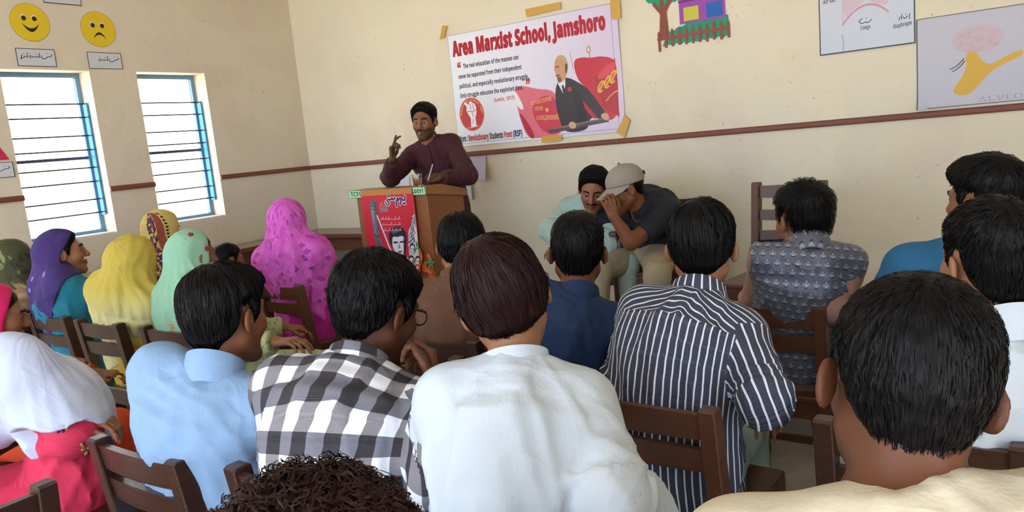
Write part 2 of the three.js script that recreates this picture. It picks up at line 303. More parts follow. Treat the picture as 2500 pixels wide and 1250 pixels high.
chair('wooden chair under the man in the brown tunic', -1.74, -1.93, -8);
chair('wooden chair under the man in the blue top at the right', -0.02, -2.33, -20);
chair('wooden chair under the man in the cream shirt, nearest the camera', 0.02, -0.62, -6);
chair('wooden chair under the curly haired person at the bottom edge', -0.50, -0.17, -30);
chair('wooden chair under the woman in the multicoloured patterned scarf', -4.62, -2.56, 0);
chair('small wooden chair under the child by the wall desks', -4.06, -2.56, 0);
chair('wooden chair under the girl in the white scarf and coral tunic', -2.70, -0.92, 60);
chair('dark wooden chair turned sideways at the lower left corner, only its back showing', -1.825, -0.51, -90);
chair('wooden chair under the girl with the pink head scarf at the left edge', -3.33, -0.90, 10);
chair('tall empty ladder back chair with three slats standing at the wall', -1.06, -4.10, 190, { mat: M.chairMid, h: 0.93, seat: 0.46, slats: 3, y: 0.2, group: 'chairs on the platform' });
chair('brown wooden chair at the wall behind the man in the cap', -1.785, -4.37, 180, { mat: M.chairMid, seat: 0.46, y: 0.2, group: 'chairs on the platform', w: 0.40, h: 0.84 });
chair('wooden armchair of the man in the mint green shirt at the wall', -2.205, -4.38, 180, { mat: M.chairMid, seat: 0.46, y: 0.2, arms: true, w: 0.40, group: 'chairs on the platform' });

// ---------- desks along the walls ----------
function desk(label, x0, x1, z0, z1, y, along) {
  const t = thing('long_desk', label, 'desk', [(x0 + x1) / 2, y, (z0 + z1) / 2], 0, 'long desks along the walls'), w = x1 - x0, d = z1 - z0, h = 0.842 - y;
  mesh('tabletop', boxUV(bx(w, 0.028, d, 0, h - 0.014, 0, 0.006)), M.deskTop, t);
  mesh('edge_strip', boxUV(along === 'x' ? bx(w, 0.036, 0.014, 0, h - 0.018, d / 2 + 0.005, 0.004) : bx(0.014, 0.036, d, w / 2 + 0.005, h - 0.018, 0, 0.004)), M.deskWood, t);
  for (const s of [-1, 1]) { mesh('apron', boxUV(bx(w - 0.08, 0.11, 0.02, 0, h - 0.09, s * (d / 2 - 0.04))), M.deskWood, t); mesh('apron', boxUV(bx(0.02, 0.11, d - 0.08, s * (w / 2 - 0.04), h - 0.09, 0)), M.deskWood, t); }
  for (const sx of [-1, 1]) for (const sz of [-1, 1]) mesh('leg', boxUV(bx(0.05, h - 0.03, 0.05, sx * (w / 2 - 0.04), (h - 0.03) / 2, sz * (d / 2 - 0.04))), M.chairDark, t);
}
desk('long brown wooden desk along the back wall left of the podium', -5.44, -4.33, -4.72, -4.36, 0, 'x');
desk('long dark desk along the left wall, the one nearest the room corner', -5.48, -5.12, -4.30, -3.05, 0, 'z');
desk('long dark desk along the left wall under the first barred window', -5.48, -5.12, -3.0, -1.6, 0, 'z');

// ---------- podium ----------
{
  const t = thing('podium', 'brown laminate podium with sloping top and a red poster on its front', 'podium', [-3.455, 0.2, -3.8]);
  const lx = -0.315, rx = 0.31, fz = 0.19, bz = -0.18, h = 0.97;
  mesh('front_panel', boxUV(bx(rx - lx, 1.0, 0.018, 0, 0.5, fz - 0.009, 0.002)), M.podium, t);
  const sideP = () => { const g = extrude([[-fz + 0.018, 0], [-bz, 0], [-bz, 0.952], [-fz + 0.018, 0.999]], 0.018, 0); g.rotateY(Math.PI / 2); return g; };
  mesh('side_panel', boxUV(sideP().translate(rx - 0.018, 0, 0)), M.podium, t);
  mesh('side_panel', boxUV(sideP().translate(lx, 0, 0)), M.podium, t);
  mesh('edge_strip', boxUV(bx(0.006, h - 0.01, 0.006, rx + 0.001, h / 2, fz - 0.001, 0.001)), M.podiumEdge, t);
  mesh('shelf', boxUV(bx(rx - lx - 0.04, 0.018, fz - bz - 0.03, 0, 0.5, 0, 0.002)), M.podium, t);
  const top = extrude([[-0.208, 1.003], [-0.208, 1.046], [-0.052, 1.046], [0.208, 0.988], [0.208, 0.948]].map(([z, y]) => [z, y]), 0.665, 0.003);
  top.rotateY(Math.PI / 2); top.translate(-0.34, 0, 0); mesh('sloping_top', boxUV(top), M.podiumEdge, t);
}

// ---------- printed sheets ----------
function fit(x, text, left, base, width, capH, font = 'bold', fam = 'sans-serif', bold = 0, rot = 0) { // text squeezed to a width and a cap height
  x.save(); x.font = `${font} 100px ${fam}`; const w = x.measureText(text).width, sx = width / w, sy = capH / 73;
  x.translate(left, base); x.rotate(rot); x.scale(sx, sy); x.fillText(text, 0, 0);
  if (bold) { x.lineWidth = bold; x.strokeStyle = x.fillStyle; x.lineJoin = 'round'; x.strokeText(text, 0, 0); }
  x.restore();
}
function strokes(x, list, ox, oy, s, lw, col) { x.save(); x.strokeStyle = x.fillStyle = col; x.lineWidth = lw; x.lineCap = x.lineJoin = 'round'; for (const p of list) { if (p.length === 1) { x.beginPath(); x.arc(ox + p[0][0] * s, oy + p[0][1] * s, lw * 0.62, 0, 7); x.fill(); continue; } x.beginPath(); x.moveTo(ox + p[0][0] * s, oy + p[0][1] * s); for (let i = 1; i < p.length - 1; i++) { const mx = (p[i][0] + p[i + 1][0]) / 2, my = (p[i][1] + p[i + 1][1]) / 2; x.quadraticCurveTo(ox + p[i][0] * s, oy + p[i][1] * s, ox + mx * s, oy + my * s); } const e = p[p.length - 1]; x.lineTo(ox + e[0] * s, oy + e[1] * s); x.stroke(); } x.restore(); }
const poly = (x, pts, col) => { x.fillStyle = col; x.beginPath(); pts.forEach((p, i) => (i ? x.lineTo(...p) : x.moveTo(...p))); x.closePath(); x.fill(); };
const blob = (x, cx, cy, rx, ry, col, rot = 0) => { x.fillStyle = col; x.beginPath(); x.ellipse(cx, cy, rx, ry, rot, 0, 7); x.fill(); };
function curvePoly(x, pts, col) { x.fillStyle = col; x.beginPath(); const n = pts.length, m = (i) => [(pts[i % n][0] + pts[(i + 1) % n][0]) / 2, (pts[i % n][1] + pts[(i + 1) % n][1]) / 2]; x.moveTo(...m(0)); for (let i = 1; i <= n; i++) x.quadraticCurveTo(...pts[i % n], ...m(i)); x.fill(); }

const bannerTex = canvas(1740, 1020, (x, w, h) => {
  const g = x.createLinearGradient(0, 0, w, 0); g.addColorStop(0, '#eef0f6'); g.addColorStop(0.5, '#e6e2f0'); g.addColorStop(1, '#d9c6dd'); x.fillStyle = g; x.fillRect(0, 0, w, h);
  x.strokeStyle = '#6d6a78'; x.lineWidth = 3; x.strokeRect(4, 4, w - 60, h - 30);
  // right hand flag
  curvePoly(x, [[1300, 395], [1390, 380], [1470, 400], [1560, 395], [1690, 430], [1700, 560], [1690, 930], [1500, 900], [1420, 640], [1330, 560]], '#c8283c');
  poly(x, [[1490, 560], [1690, 430], [1695, 900], [1560, 820]], '#b51f30');
  curvePoly(x, [[1500, 560], [1600, 480], [1690, 450], [1690, 520], [1560, 590]], '#de4552');
  x.strokeStyle = '#e0b23c'; x.lineWidth = 15; x.lineCap = 'round';
  for (const [a, b, s] of [[1548, 640, 1], [1610, 610, 1.05], [1664, 575, 1.1]]) { x.beginPath(); x.ellipse(a, b, 22 * s, 46 * s, 0.5, 0.6, 5.2); x.stroke(); x.beginPath(); x.moveTo(a - 16, b + 26); x.lineTo(a + 22, b - 32); x.stroke(); }
  x.lineWidth = 9; x.beginPath(); x.moveTo(1585, 760); x.quadraticCurveTo(1640, 700, 1692, 690); x.stroke();
  x.lineWidth = 8; x.strokeStyle = '#a98a52'; x.beginPath(); x.moveTo(1466, 395); x.lineTo(1460, 350); x.stroke(); x.beginPath(); x.ellipse(1458, 330, 16, 26, 0, 0, 7); x.stroke();
  x.strokeStyle = '#7a6a62'; x.lineWidth = 4; x.beginPath(); x.moveTo(1300, 470); x.lineTo(1282, 330); x.stroke();
  // left hand flag
  curvePoly(x, [[690, 545], [780, 540], [930, 590], [1080, 610], [1140, 700], [1180, 1000], [900, 1010], [780, 1000], [720, 820], [690, 650]], '#df6f80');
  curvePoly(x, [[880, 680], [1060, 640], [1150, 760], [1180, 980], [960, 990], [850, 800]], '#cf3d55');
  curvePoly(x, [[690, 560], [760, 690], [770, 760], [700, 720], [680, 630]], '#efe6ea');
  curvePoly(x, [[700, 760], [760, 800], [880, 1005], [800, 1010]], '#b6273d');
  x.fillStyle = '#e6b05a'; fit(x, 'ПРОЛЕТАРИИ', 850, 720, 220, 34, 'bold', 'serif', 2, -0.1); fit(x, 'СТРАН', 880, 770, 90, 30, 'bold', 'serif', 2); fit(x, 'СОЕДИНЯЙ', 890, 850, 240, 36, 'bold', 'serif', 2, 0.06);
  blob(x, 1010, 775, 16, 18, '#e6b05a');
  // a man in a dark suit, leaning on a rail
  x.save(); x.translate(1183, 335); x.scale(0.86, 0.774); x.translate(-1175, -170);
  curvePoly(x, [[1100, 480], [1180, 425], [1250, 420], [1330, 470], [1430, 540], [1520, 660], [1620, 830], [1660, 880], [1600, 920], [1500, 870], [1440, 900], [1420, 1010], [1160, 1015], [1110, 880], [1080, 690]], '#332d35');
  curvePoly(x, [[1370, 660], [1450, 760], [1540, 880], [1500, 900], [1420, 800]], '#c0243c');
  curvePoly(x, [[1250, 520], [1330, 560], [1380, 660], [1420, 800], [1400, 980], [1300, 990], [1330, 760]], '#27222a');
  poly(x, [[1128, 470], [1185, 430], [1215, 410], [1212, 500], [1180, 585], [1150, 520]], '#ece8ec'); poly(x, [[1168, 500], [1190, 490], [1200, 560], [1182, 590]], '#2a2730');
  blob(x, 1255, 548, 26, 24, '#c92b45');
  curvePoly(x, [[1100, 300], [1110, 215], [1170, 170], [1230, 190], [1260, 260], [1250, 340], [1220, 430], [1170, 470], [1130, 440], [1110, 380]], '#cf9a72');
  curvePoly(x, [[1108, 215], [1160, 165], [1225, 180], [1262, 260], [1252, 330], [1230, 300], [1222, 240], [1170, 205]], '#c4aa7c');
  curvePoly(x, [[1225, 260], [1256, 280], [1246, 350], [1226, 390], [1218, 330]], '#6a4c3a');
  curvePoly(x, [[1092, 330], [1110, 290], [1118, 330]], '#c08a64');
  x.fillStyle = '#4b3026'; x.fillRect(1112, 286, 46, 10); x.fillRect(1112, 378, 44, 11); curvePoly(x, [[1122, 400], [1150, 395], [1180, 420], [1160, 470], [1130, 450]], '#7b543f');
  poly(x, [[960, 960], [1180, 930], [1480, 905], [1640, 890], [1660, 940], [1420, 960], [980, 1005]], '#5a4a4c'); poly(x, [[960, 960], [1180, 930], [1640, 890], [1640, 902], [1200, 950]], '#83706e');
  curvePoly(x, [[1205, 910], [1260, 890], [1300, 930], [1285, 975], [1220, 970]], '#d6a184'); curvePoly(x, [[1565, 860], [1630, 830], [1670, 890], [1640, 930], [1590, 900]], '#d6a184');
  x.restore();
  // words
  x.fillStyle = '#b3122a'; fit(x, 'Area Marxist School, Jamshoro', 50, 190, 1580, 128, 'bold', 'sans-serif', 10);
  x.fillStyle = '#2a2832';
  fit(x, 'The real education of the masses can', 150, 312, 615, 39, 'bold', 'sans-serif', 3); fit(x, 'never be separated from their independent', 82, 400, 705, 39, 'bold', 'sans-serif', 3); fit(x, 'political, and especially revolutionary struggle.', 82, 488, 772, 39, 'bold', 'sans-serif', 3); fit(x, 'Only struggle educates the exploited class.', 82, 574, 705, 39, 'bold', 'sans-serif', 3);
  x.fillStyle = '#b3122a'; fit(x, '“', 78, 360, 48, 110, 'bold', 'serif', 4); fit(x, '”', 815, 596, 52, 110, 'bold', 'serif', 4); fit(x, '(Lenin, 1917)', 460, 650, 225, 34, 'bold');
  x.fillStyle = '#28242e'; fit(x, 'From :', 22, 975, 95, 54, 'bold', 'sans-serif', 7); x.fillStyle = '#b3122a'; fit(x, 'Revolutionary', 128, 975, 232, 54, 'bold', 'sans-serif', 8); x.fillStyle = '#28242e'; fit(x, 'Students', 372, 975, 152, 54, 'bold', 'sans-serif', 7); x.fillStyle = '#b3122a'; fit(x, 'Front', 534, 975, 88, 54, 'bold', 'sans-serif', 7); x.fillStyle = '#28242e'; fit(x, '(RSF)', 632, 975, 100, 54, 'bold', 'sans-serif', 7);
  // round emblem with a raised fist
  const cx = 196, cy = 735; blob(x, cx, cy, 142, 152, '#c92335'); x.strokeStyle = '#e39a62'; x.lineWidth = 4; x.beginPath(); x.ellipse(cx, cy, 136, 146, 0, 0, 7); x.stroke();
  x.fillStyle = '#f0c48c'; 'REVOLUTIONARY STUDENTS FRONT'.split('').forEach((ch, i, a) => { const t = -Math.PI * 0.98 + i / (a.length - 1) * Math.PI * 0.96; x.save(); x.translate(cx + Math.cos(t) * 113, cy + Math.sin(t) * 121); x.rotate(t + Math.PI / 2); x.font = 'bold 21px sans-serif'; x.textAlign = 'center'; x.fillText(ch, 0, 0); x.restore(); });
  const W = '#f3f1f4', K = '#9c1a2a'; poly(x, [[175, 850], [180, 770], [140, 700], [148, 650], [200, 635], [250, 660], [255, 720], [235, 770], [240, 850]], W); poly(x, [[142, 655], [120, 630], [132, 615], [185, 655], [190, 690], [160, 690]], W); poly(x, [[172, 628], [196, 612], [226, 640], [222, 690], [190, 690]], W); poly(x, [[205, 630], [236, 636], [256, 675], [240, 700], [210, 690]], W);
  x.strokeStyle = K; x.lineWidth = 5; for (const q of [[[188, 640], [195, 690]], [[218, 640], [225, 700]], [[150, 700], [205, 712], [250, 700]], [[205, 712], [214, 760]], [[206, 780], [200, 820]]]) { x.beginPath(); q.forEach((p, i) => (i ? x.lineTo(...p) : x.moveTo(...p))); x.stroke(); }
  strokes(x, [[[6, 0], [5, .8], [4, .3]], [[4, .3], [3.4, 1], [2.6, .4], [2, 1], [1, .6], [0, 1]], [[4.8, 1.5]], [[2.2, -.3]], [[1.2, -.2]]], 126, 838, 23, 5, '#f3e9e4');
}, { clamp: true });

const posterTex = canvas(780, 1040, (x, w, h) => {
  x.fillStyle = '#d3233f'; x.fillRect(0, 0, w, h);
  poly(x, [[0, 960], [w, 930], [w, h], [0, h]], '#e7c98a'); x.fillStyle = '#cf8a2a'; fit(x, '2019', 420, 1020, 230, 46, 'bold', 'sans-serif', 3);
  // raised arm with a wooden shaft
  curvePoly(x, [[120, 90], [150, 60], [215, 62], [228, 110], [222, 190], [205, 240], [222, 420], [215, 520], [260, 640], [230, 720], [150, 690], [140, 560], [112, 470], [118, 300], [110, 180]], '#6f6770');
  curvePoly(x, [[130, 100], [165, 75], [180, 130], [160, 230], [165, 430], [140, 470], [125, 300]], '#99919b');
  x.strokeStyle = '#2c262e'; x.lineWidth = 8; for (const q of [[[128, 95], [170, 108], [224, 100]], [[130, 120], [180, 132], [226, 122]], [[172, 66], [166, 100]], [[204, 150], [214, 190], [200, 235]], [[140, 300], [150, 420]], [[205, 300], [214, 440]], [[170, 520], [190, 640]], [[130, 140], [215, 150]], [[135, 170], [212, 182]], [[125, 470], [190, 500], [215, 470]], [[150, 560], [220, 590]]]) { x.beginPath(); q.forEach((p, i) => (i ? x.lineTo(...p) : x.moveTo(...p))); x.stroke(); }
  poly(x, [[196, 245], [222, 240], [452, 850], [418, 860]], '#e9e5ee'); poly(x, [[214, 242], [222, 240], [452, 850], [440, 855]], '#5a4a58');
  // torso, head and sleeves in black and white stencil
  curvePoly(x, [[150, 720], [250, 690], [330, 700], [420, 760], [520, 730], [640, 770], [760, 850], [770, 960], [560, 975], [330, 980], [250, 960], [190, 860]], '#e8e6f0');
  poly(x, [[152, 730], [240, 690], [300, 690], [280, 740], [190, 770]], '#28202a'); poly(x, [[420, 820], [560, 900], [600, 960], [450, 970], [470, 900]], '#28202a'); poly(x, [[560, 760], [640, 790], [600, 870], [520, 820]], '#2c242e');
  curvePoly(x, [[600, 850], [700, 840], [770, 880], [770, 950], [640, 955]], '#a79f9f');
  x.strokeStyle = '#2a222c'; x.lineWidth = 10; for (const q of [[[300, 760], [270, 880]], [[360, 780], [330, 900]], [[250, 800], [300, 950]], [[640, 860], [760, 830]]]) { x.beginPath(); q.forEach((p, i) => (i ? x.lineTo(...p) : x.moveTo(...p))); x.stroke(); }
  curvePoly(x, [[370, 905], [420, 850], [500, 860], [510, 920], [440, 960], [380, 950]], '#f1eff6'); for (let k = 0; k < 3; k++) { x.beginPath(); x.moveTo(385, 890 + k * 22); x.lineTo(480, 900 + k * 20); x.stroke(); }
  curvePoly(x, [[385, 560], [390, 490], [470, 470], [560, 470], [600, 540], [590, 640], [560, 700], [500, 735], [440, 710], [400, 640]], '#e9e7f1');
  curvePoly(x, [[360, 590], [345, 500], [375, 420], [450, 380], [550, 380], [610, 430], [622, 520], [600, 590], [590, 520], [560, 480], [480, 500], [410, 490], [395, 540], [392, 600]], '#2b232d'); curvePoly(x, [[380, 440], [450, 400], [540, 400], [500, 440], [430, 470]], '#5d5561');
  poly(x, [[410, 553], [475, 548], [478, 566], [416, 574]], '#2b232d'); poly(x, [[505, 548], [566, 542], [564, 560], [508, 566]], '#2b232d'); poly(x, [[488, 560], [512, 622], [476, 634]], '#8d8593'); poly(x, [[462, 662], [524, 656], [520, 672], [466, 678]], '#2b232d');
  poly(x, [[570, 500], [606, 560], [584, 660], [530, 738], [556, 640]], '#2b232d'); poly(x, [[410, 700], [450, 735], [520, 745], [580, 690], [600, 770], [520, 800], [430, 770]], '#3a323e'); poly(x, [[430, 720], [480, 790], [440, 830], [400, 760]], '#e9e7f1'); poly(x, [[590, 720], [560, 800], [620, 830], [640, 770]], '#e9e7f1');
  // faces in the crowd
  const face = (cx, cy, s) => { blob(x, cx, cy, 46 * s, 62 * s, '#2b232d'); blob(x, cx, cy + 10 * s, 36 * s, 48 * s, '#eceaf2'); x.fillStyle = '#2b232d'; x.fillRect(cx - 25 * s, cy - 2 * s, 19 * s, 7 * s); x.fillRect(cx + 6 * s, cy - 2 * s, 19 * s, 7 * s); x.fillRect(cx - 12 * s, cy + 34 * s, 24 * s, 5 * s); poly(x, [[cx, cy], [cx + 9 * s, cy + 20 * s], [cx - 7 * s, cy + 20 * s]], '#6b6370'); poly(x, [[cx + 20 * s, cy - 20 * s], [cx + 38 * s, cy + 10 * s], [cx + 18 * s, cy + 52 * s]], '#3a323c'); };
  curvePoly(x, [[620, 780], [640, 560], [650, 420], [700, 380], [740, 260], [775, 230], [778, 860], [700, 860]], '#d9d6e2');
  const r = rng(4); for (let k = 0; k < 20; k++) { const t = k / 20, cy = 270 + t * 330; face(755 - r() * (20 + t * 100), cy, 0.32 + t * 0.22); }
  face(690, 630, 0.95); face(655, 770, 1.05); face(752, 770, 0.95); poly(x, [[590, 860], [650, 830], [700, 850], [778, 830], [778, 880], [620, 900]], '#dedce6');
  // headline, drawn as pen strokes
  const head = [[[10.2, 1.6], [9.8, 3], [9, 3.2], [8.3, 2.4]], [[8.3, 2.4], [7.8, 3.6], [7.3, 4.6]], [[8.3, 2.4], [7.4, 2.2], [7.0, 3], [6.3, 3], [6.2, 2.3], [6.6, 2.2], [6.3, 3], [5.7, 3.4], [5.6, 5.2]], [[5.2, 1.9], [4.8, 2.8], [4.1, 2.7], [4, 2], [3.5, 2.6], [2.6, 2.7]], [[2.6, 2.7], [1.7, 2.5], [1.4, 3.3], [2.4, 3.8], [1.9, 4.6], [.7, 4.3], [.5, 3.4]], [[2.6, 1.4], [2.3, 1.1], [1.9, 1.5]], [[9.8, 4.2]], [[9.2, 4.2]]];
  strokes(x, head, 345, -10, 31, 33, '#f2e6ee'); strokes(x, head, 345, -10, 31, 20, '#2d1c55');
  x.fillStyle = '#f2e6ee'; fit(x, '2019', 262, 200, 120, 50, 'bold', 'sans-serif', 14); x.fillStyle = '#23183f'; fit(x, '2019', 262, 200, 120, 50, 'bold', 'sans-serif', 4);
  const line = (y, x0, x1, seed) => { const q = rng(seed); let p = x1; while (p > x0) { const l = 26 + q() * 40; strokes(x, [[[0, 0], [-l * 0.3, 12 * q()], [-l * 0.6, 0], [-l, 8 + 8 * q()]], [[-l * 0.4, -14 - q() * 6]], ...(q() > 0.5 ? [[[-l * 0.2, -24], [-l * 0.25, 6]]] : [])], p, y, 1, 5, '#f4dfe2'); p -= l + 8; } };
  line(290, 285, 550, 1); line(352, 320, 550, 2); line(420, 320, 550, 3); x.globalAlpha = 0.7; line(120, 280, 440, 4); x.globalAlpha = 1;
  x.fillStyle = '#d92c47'; x.fillRect(250, 968, 520, 28); line(986, 420, 700, 6);
}, { clamp: true });

function sheetGeo(w, h, bend = () => 0, nx = 24, ny = 24, shift = () => 0) { // a sheet of paper with thickness, hanging in its own plane
  const g = new THREE.BoxGeometry(w, h, 0.0016, nx, ny, 1), p = g.attributes.position, uv = g.attributes.uv;
  for (let i = 0; i < p.count; i++) { const u = p.getX(i) / w + 0.5, v = p.getY(i) / h + 0.5; uv.setXY(i, u, v); p.setX(i, p.getX(i) + shift(u, v)); p.setZ(i, p.getZ(i) + bend(u, v)); }
  g.computeVertexNormals(); return g;
}
const paperMat = (map, r = 0.45) => std(0xffffff, r, { map });
{
  const b = mesh('banner', sheetGeo(1.45, 0.85, (u, v) => 0.003 + 0.004 * Math.sin(u * 9 + v * 4) * Math.sin(v * 5) + 0.004 * noise(u * 4, v * 3, 1)), paperMat(bannerTex, 0.35));
  b.position.set(-3.006, 1.895, ZB + 0.008); tag(b, 'large white printed banner with red heading taped to the back wall', 'banner');
  const strip = (pts, label, z = 0.017) => { const g = extrude(pts, 0.0012, 0); const m = mesh('tape_strip', g, M.tape); m.position.set(0, 0, ZB + z); return tag(m, label, 'tape', 'tape strips holding the banner'); };
  strip([[-2.99, 2.339], [-2.706, 2.347], [-2.705, 2.394], [-2.998, 2.394]], 'long ochre tape strip on the top edge of the banner');
  strip([[-2.321, 2.212], [-2.256, 2.208], [-2.252, 2.36], [-2.325, 2.36]], 'ochre tape strip over the top right corner of the banner');
  strip([[-3.804, 2.304], [-3.757, 2.31], [-3.721, 2.396], [-3.765, 2.403]], 'short slanted ochre tape strip at the upper left of the banner');
  strip([[-2.35, 1.471], [-2.289, 1.427], [-2.24, 1.541], [-2.28, 1.583], [-2.305, 1.53]], 'crumpled ochre tape piece at the lower right corner of the banner');
  strip([[-2.954, 1.444], [-2.835, 1.441], [-2.786, 1.452], [-2.773, 1.487], [-2.954, 1.49]], 'ochre tape strip on the bottom edge of the banner');
}
{ // smiling and frowning faces of yellow card with eyes and mouths glued on
  const yellow = std(0xe3c21c, 0.6), dark = std(0x2a120c, 0.6), white = std(0xd8d2cc, 0.6), edge = std(0x6a5420, 0.7);
  const turn = (g, y, z, off = 0) => { g.rotateY(Math.PI / 2); g.translate(XL + off, y, z); return g; };
  const faceCard = (label, y, z, happy, tilt) => {
    const t = thing(happy ? 'smiling_face_card' : 'frowning_face_card', label, 'wall decoration', [XL, y, z], Math.PI / 2); t.rotation.x = 0;
    mesh('disc', extrude(circle(0.121, 64), 0.002, 0.0006), yellow, t); mesh('rim', merge([extrude(circle(0.1235, 64), 0.0012, 0)]), edge, t);
    for (const s of [-1, 1]) { const e = mesh('eye', extrude(circle(0.019, 32, 0.95, s * 0.033 - 0.006, 0.032), 0.0032, 0), white, t); mesh('pupil', extrude(circle(0.0155, 32, 0.95, s * 0.033 - 0.004, 0.026), 0.004, 0), dark, e); }
    const arc = [], n = 24, hw = happy ? 0.054 : 0.046, d1 = happy ? -0.058 : 0.048, d2 = happy ? -0.034 : 0.030, yo = happy ? -0.004 : -0.068;
    for (let i = 0; i <= n; i++) { const q = mix(-1, 1, i / n); arc.push([q * hw, yo + d1 * (1 - q * q)]); }
    for (let i = n - 1; i > 0; i--) { const q = mix(-1, 1, i / n); arc.push([q * hw, yo + d2 * (1 - q * q)]); }
    mesh('mouth', extrude(arc, 0.0036, 0), dark, t);
  };
  faceCard('round yellow smiling face card above the first barred window', 2.553, -2.537, true);
  faceCard('round yellow frowning face card with a turned down mouth', 2.537, -2.987, false);
  const cardTex = (list) => canvas(512, 256, (x, w, h) => { x.fillStyle = '#cfcfd4'; x.fillRect(0, 0, w, h); x.strokeStyle = '#3c2a2a'; x.lineWidth = 9; x.strokeRect(5, 5, w - 10, h - 10); strokes(x, list, 50, 85, 42, 10, '#20222c'); }, { clamp: true });
  const words = [[[10, 0], [9.4, .8], [8.8, .5], [8.2, .9]], [[9.6, -.3]], [[8.6, -.5]], [[8.2, .9], [7.4, 1.6], [6.4, 1], [6.6, .4]], [[6, -.6], [5.9, 1]], [[5.7, .9], [5.1, .5], [4.6, 1], [4, .6]], [[5, -.1]], [[3.8, 1], [3.2, .2], [2.7, 1], [3.2, 1.3]], [[3.1, -.4]], [[2.3, -.5], [2.2, 1]], [[2, 1], [1.4, .4], [1, 1.3], [.2, 1.2]], [[1.2, -.2]], [[.6, .2], [0, 1.8]]];
  const card = (y, z, label, tex, w = 0.245, h = 0.117) => { const m = mesh('word_card', sheetGeo(w, h, (u) => 0.002 + 0.004 * Math.abs(u - 0.5)), paperMat(tex, 0.6)); m.position.set(XL + 0.001, y, z); m.rotation.y = Math.PI / 2; return tag(m, label, 'card'); };
  const t1 = cardTex(words), t2 = cardTex(words.slice(0, 9)), t3 = canvas(256, 128, (x, w, h) => { x.fillStyle = '#cfcfd4'; x.fillRect(0, 0, w, h); x.strokeStyle = '#3c2a2a'; x.lineWidth = 4; x.strokeRect(2, 2, w - 4, h - 4); }, { clamp: true });
  card(2.324, -2.534, 'white card with handwriting under the smiling yellow face', t1); card(2.318, -2.995, 'white card with handwriting under the frowning yellow face', t2);
  card(2.775, -2.77, 'white card at the top edge of the picture between the yellow faces', t3, 0.25, 0.17);
  card(1.60, -2.135, 'small white card beside the barred window at the left edge', t2, 0.27, 0.1);
  const pen = extrude([[-0.125, 0], [0.125, 0], [0, 0.24]], 0.003, 0); const pm = mesh('paper_pennant', pen, std(0xd01f4a, 0.5)); pm.position.set(XL, 1.664, -2.13); pm.rotation.y = Math.PI / 2; tag(pm, 'red triangular paper cut-out on the wall at the left edge', 'wall decoration');
}
{ // house scene cut from coloured paper
  const t = thing('paper_house_picture', 'coloured paper cut-out of a purple house, a tree and a red picket fence', 'wall decoration', [0, 0, ZB]);
  const pc = (name, pts, col, z, d = 0.0018, parent = t) => mesh(name, extrude(pts, d, 0).translate(0, 0, z), std(col, 0.65), parent);
  const r = rng(8), cloud = (cx, cy, R, n = 11) => { const o = []; for (let i = 0; i < n * 8; i++) { const a = i / (n * 8) * 2 * Math.PI; o.push([cx + Math.cos(a) * (R + 0.014 * Math.abs(Math.sin(a * n / 2))), cy + Math.sin(a) * (R * 0.82 + 0.014 * Math.abs(Math.sin(a * n / 2)))]); } return o; };
  pc('tree_crown', cloud(-1.955, 2.345, 0.125), 0x1f9a6a, 0); pc('trunk', [[-2.0, 2.03], [-1.93, 2.03], [-1.94, 2.2], [-1.9, 2.265], [-1.925, 2.275], [-1.955, 2.235], [-1.96, 2.29], [-1.98, 2.29], [-1.985, 2.235], [-2.02, 2.27], [-2.035, 2.255], [-1.985, 2.19]], 0x8a4a34, 0.003);
  const lawn = []; for (let i = 0; i <= 24; i++) lawn.push([mix(-1.98, -1.54, i / 24), 1.99 - 0.006 * Math.sin(i * 2.1)]); for (let i = 24; i >= 0; i--) { const u = i / 24; lawn.push([mix(-1.945, -1.545, u), 2.055 + 0.06 * Math.sin(Math.min(1, u * 1.6 + 0.1) * 1.5) + 0.005 * Math.sin(i * 1.7)]); } pc('lawn', lawn, 0x18956c, 0.002);
  const house = pc('house_wall', rect(-1.855, 2.105, -1.56, 2.42), 0x9b4aa8, 0.004); pc('roof', [[-1.90, 2.42], [-1.51, 2.42], [-1.58, 2.58], [-1.83, 2.58]], 0xb03a3a, 0.005); pc('band', rect(-1.858, 2.235, -1.558, 2.25), 0x70307a, 0.006);
  pc('yellow_window', rect(-1.826, 2.12, -1.728, 2.203), 0xc9c14a, 0.006); pc('blue_window', rect(-1.678, 2.118, -1.578, 2.207), 0x1f62b0, 0.006);
  for (let i = 0; i < 11; i++) { const x = mix(-2.0, -1.545, i / 10), h = 2.085 + 0.012 * (r() - 0.5), b = 1.972 + (i ? 0.012 * r() : -0.015); pc('picket', [[x - 0.008, b], [x + 0.008, b], [x + 0.009, h - 0.01], [x, h + 0.006], [x - 0.009, h - 0.01]], 0x96463c, 0.007); }
  pc('fence_bar', [[-2.012, 2.025], [-1.535, 2.03], [-1.535, 2.048], [-2.012, 2.043]], 0x96463c, 0.0085);
}
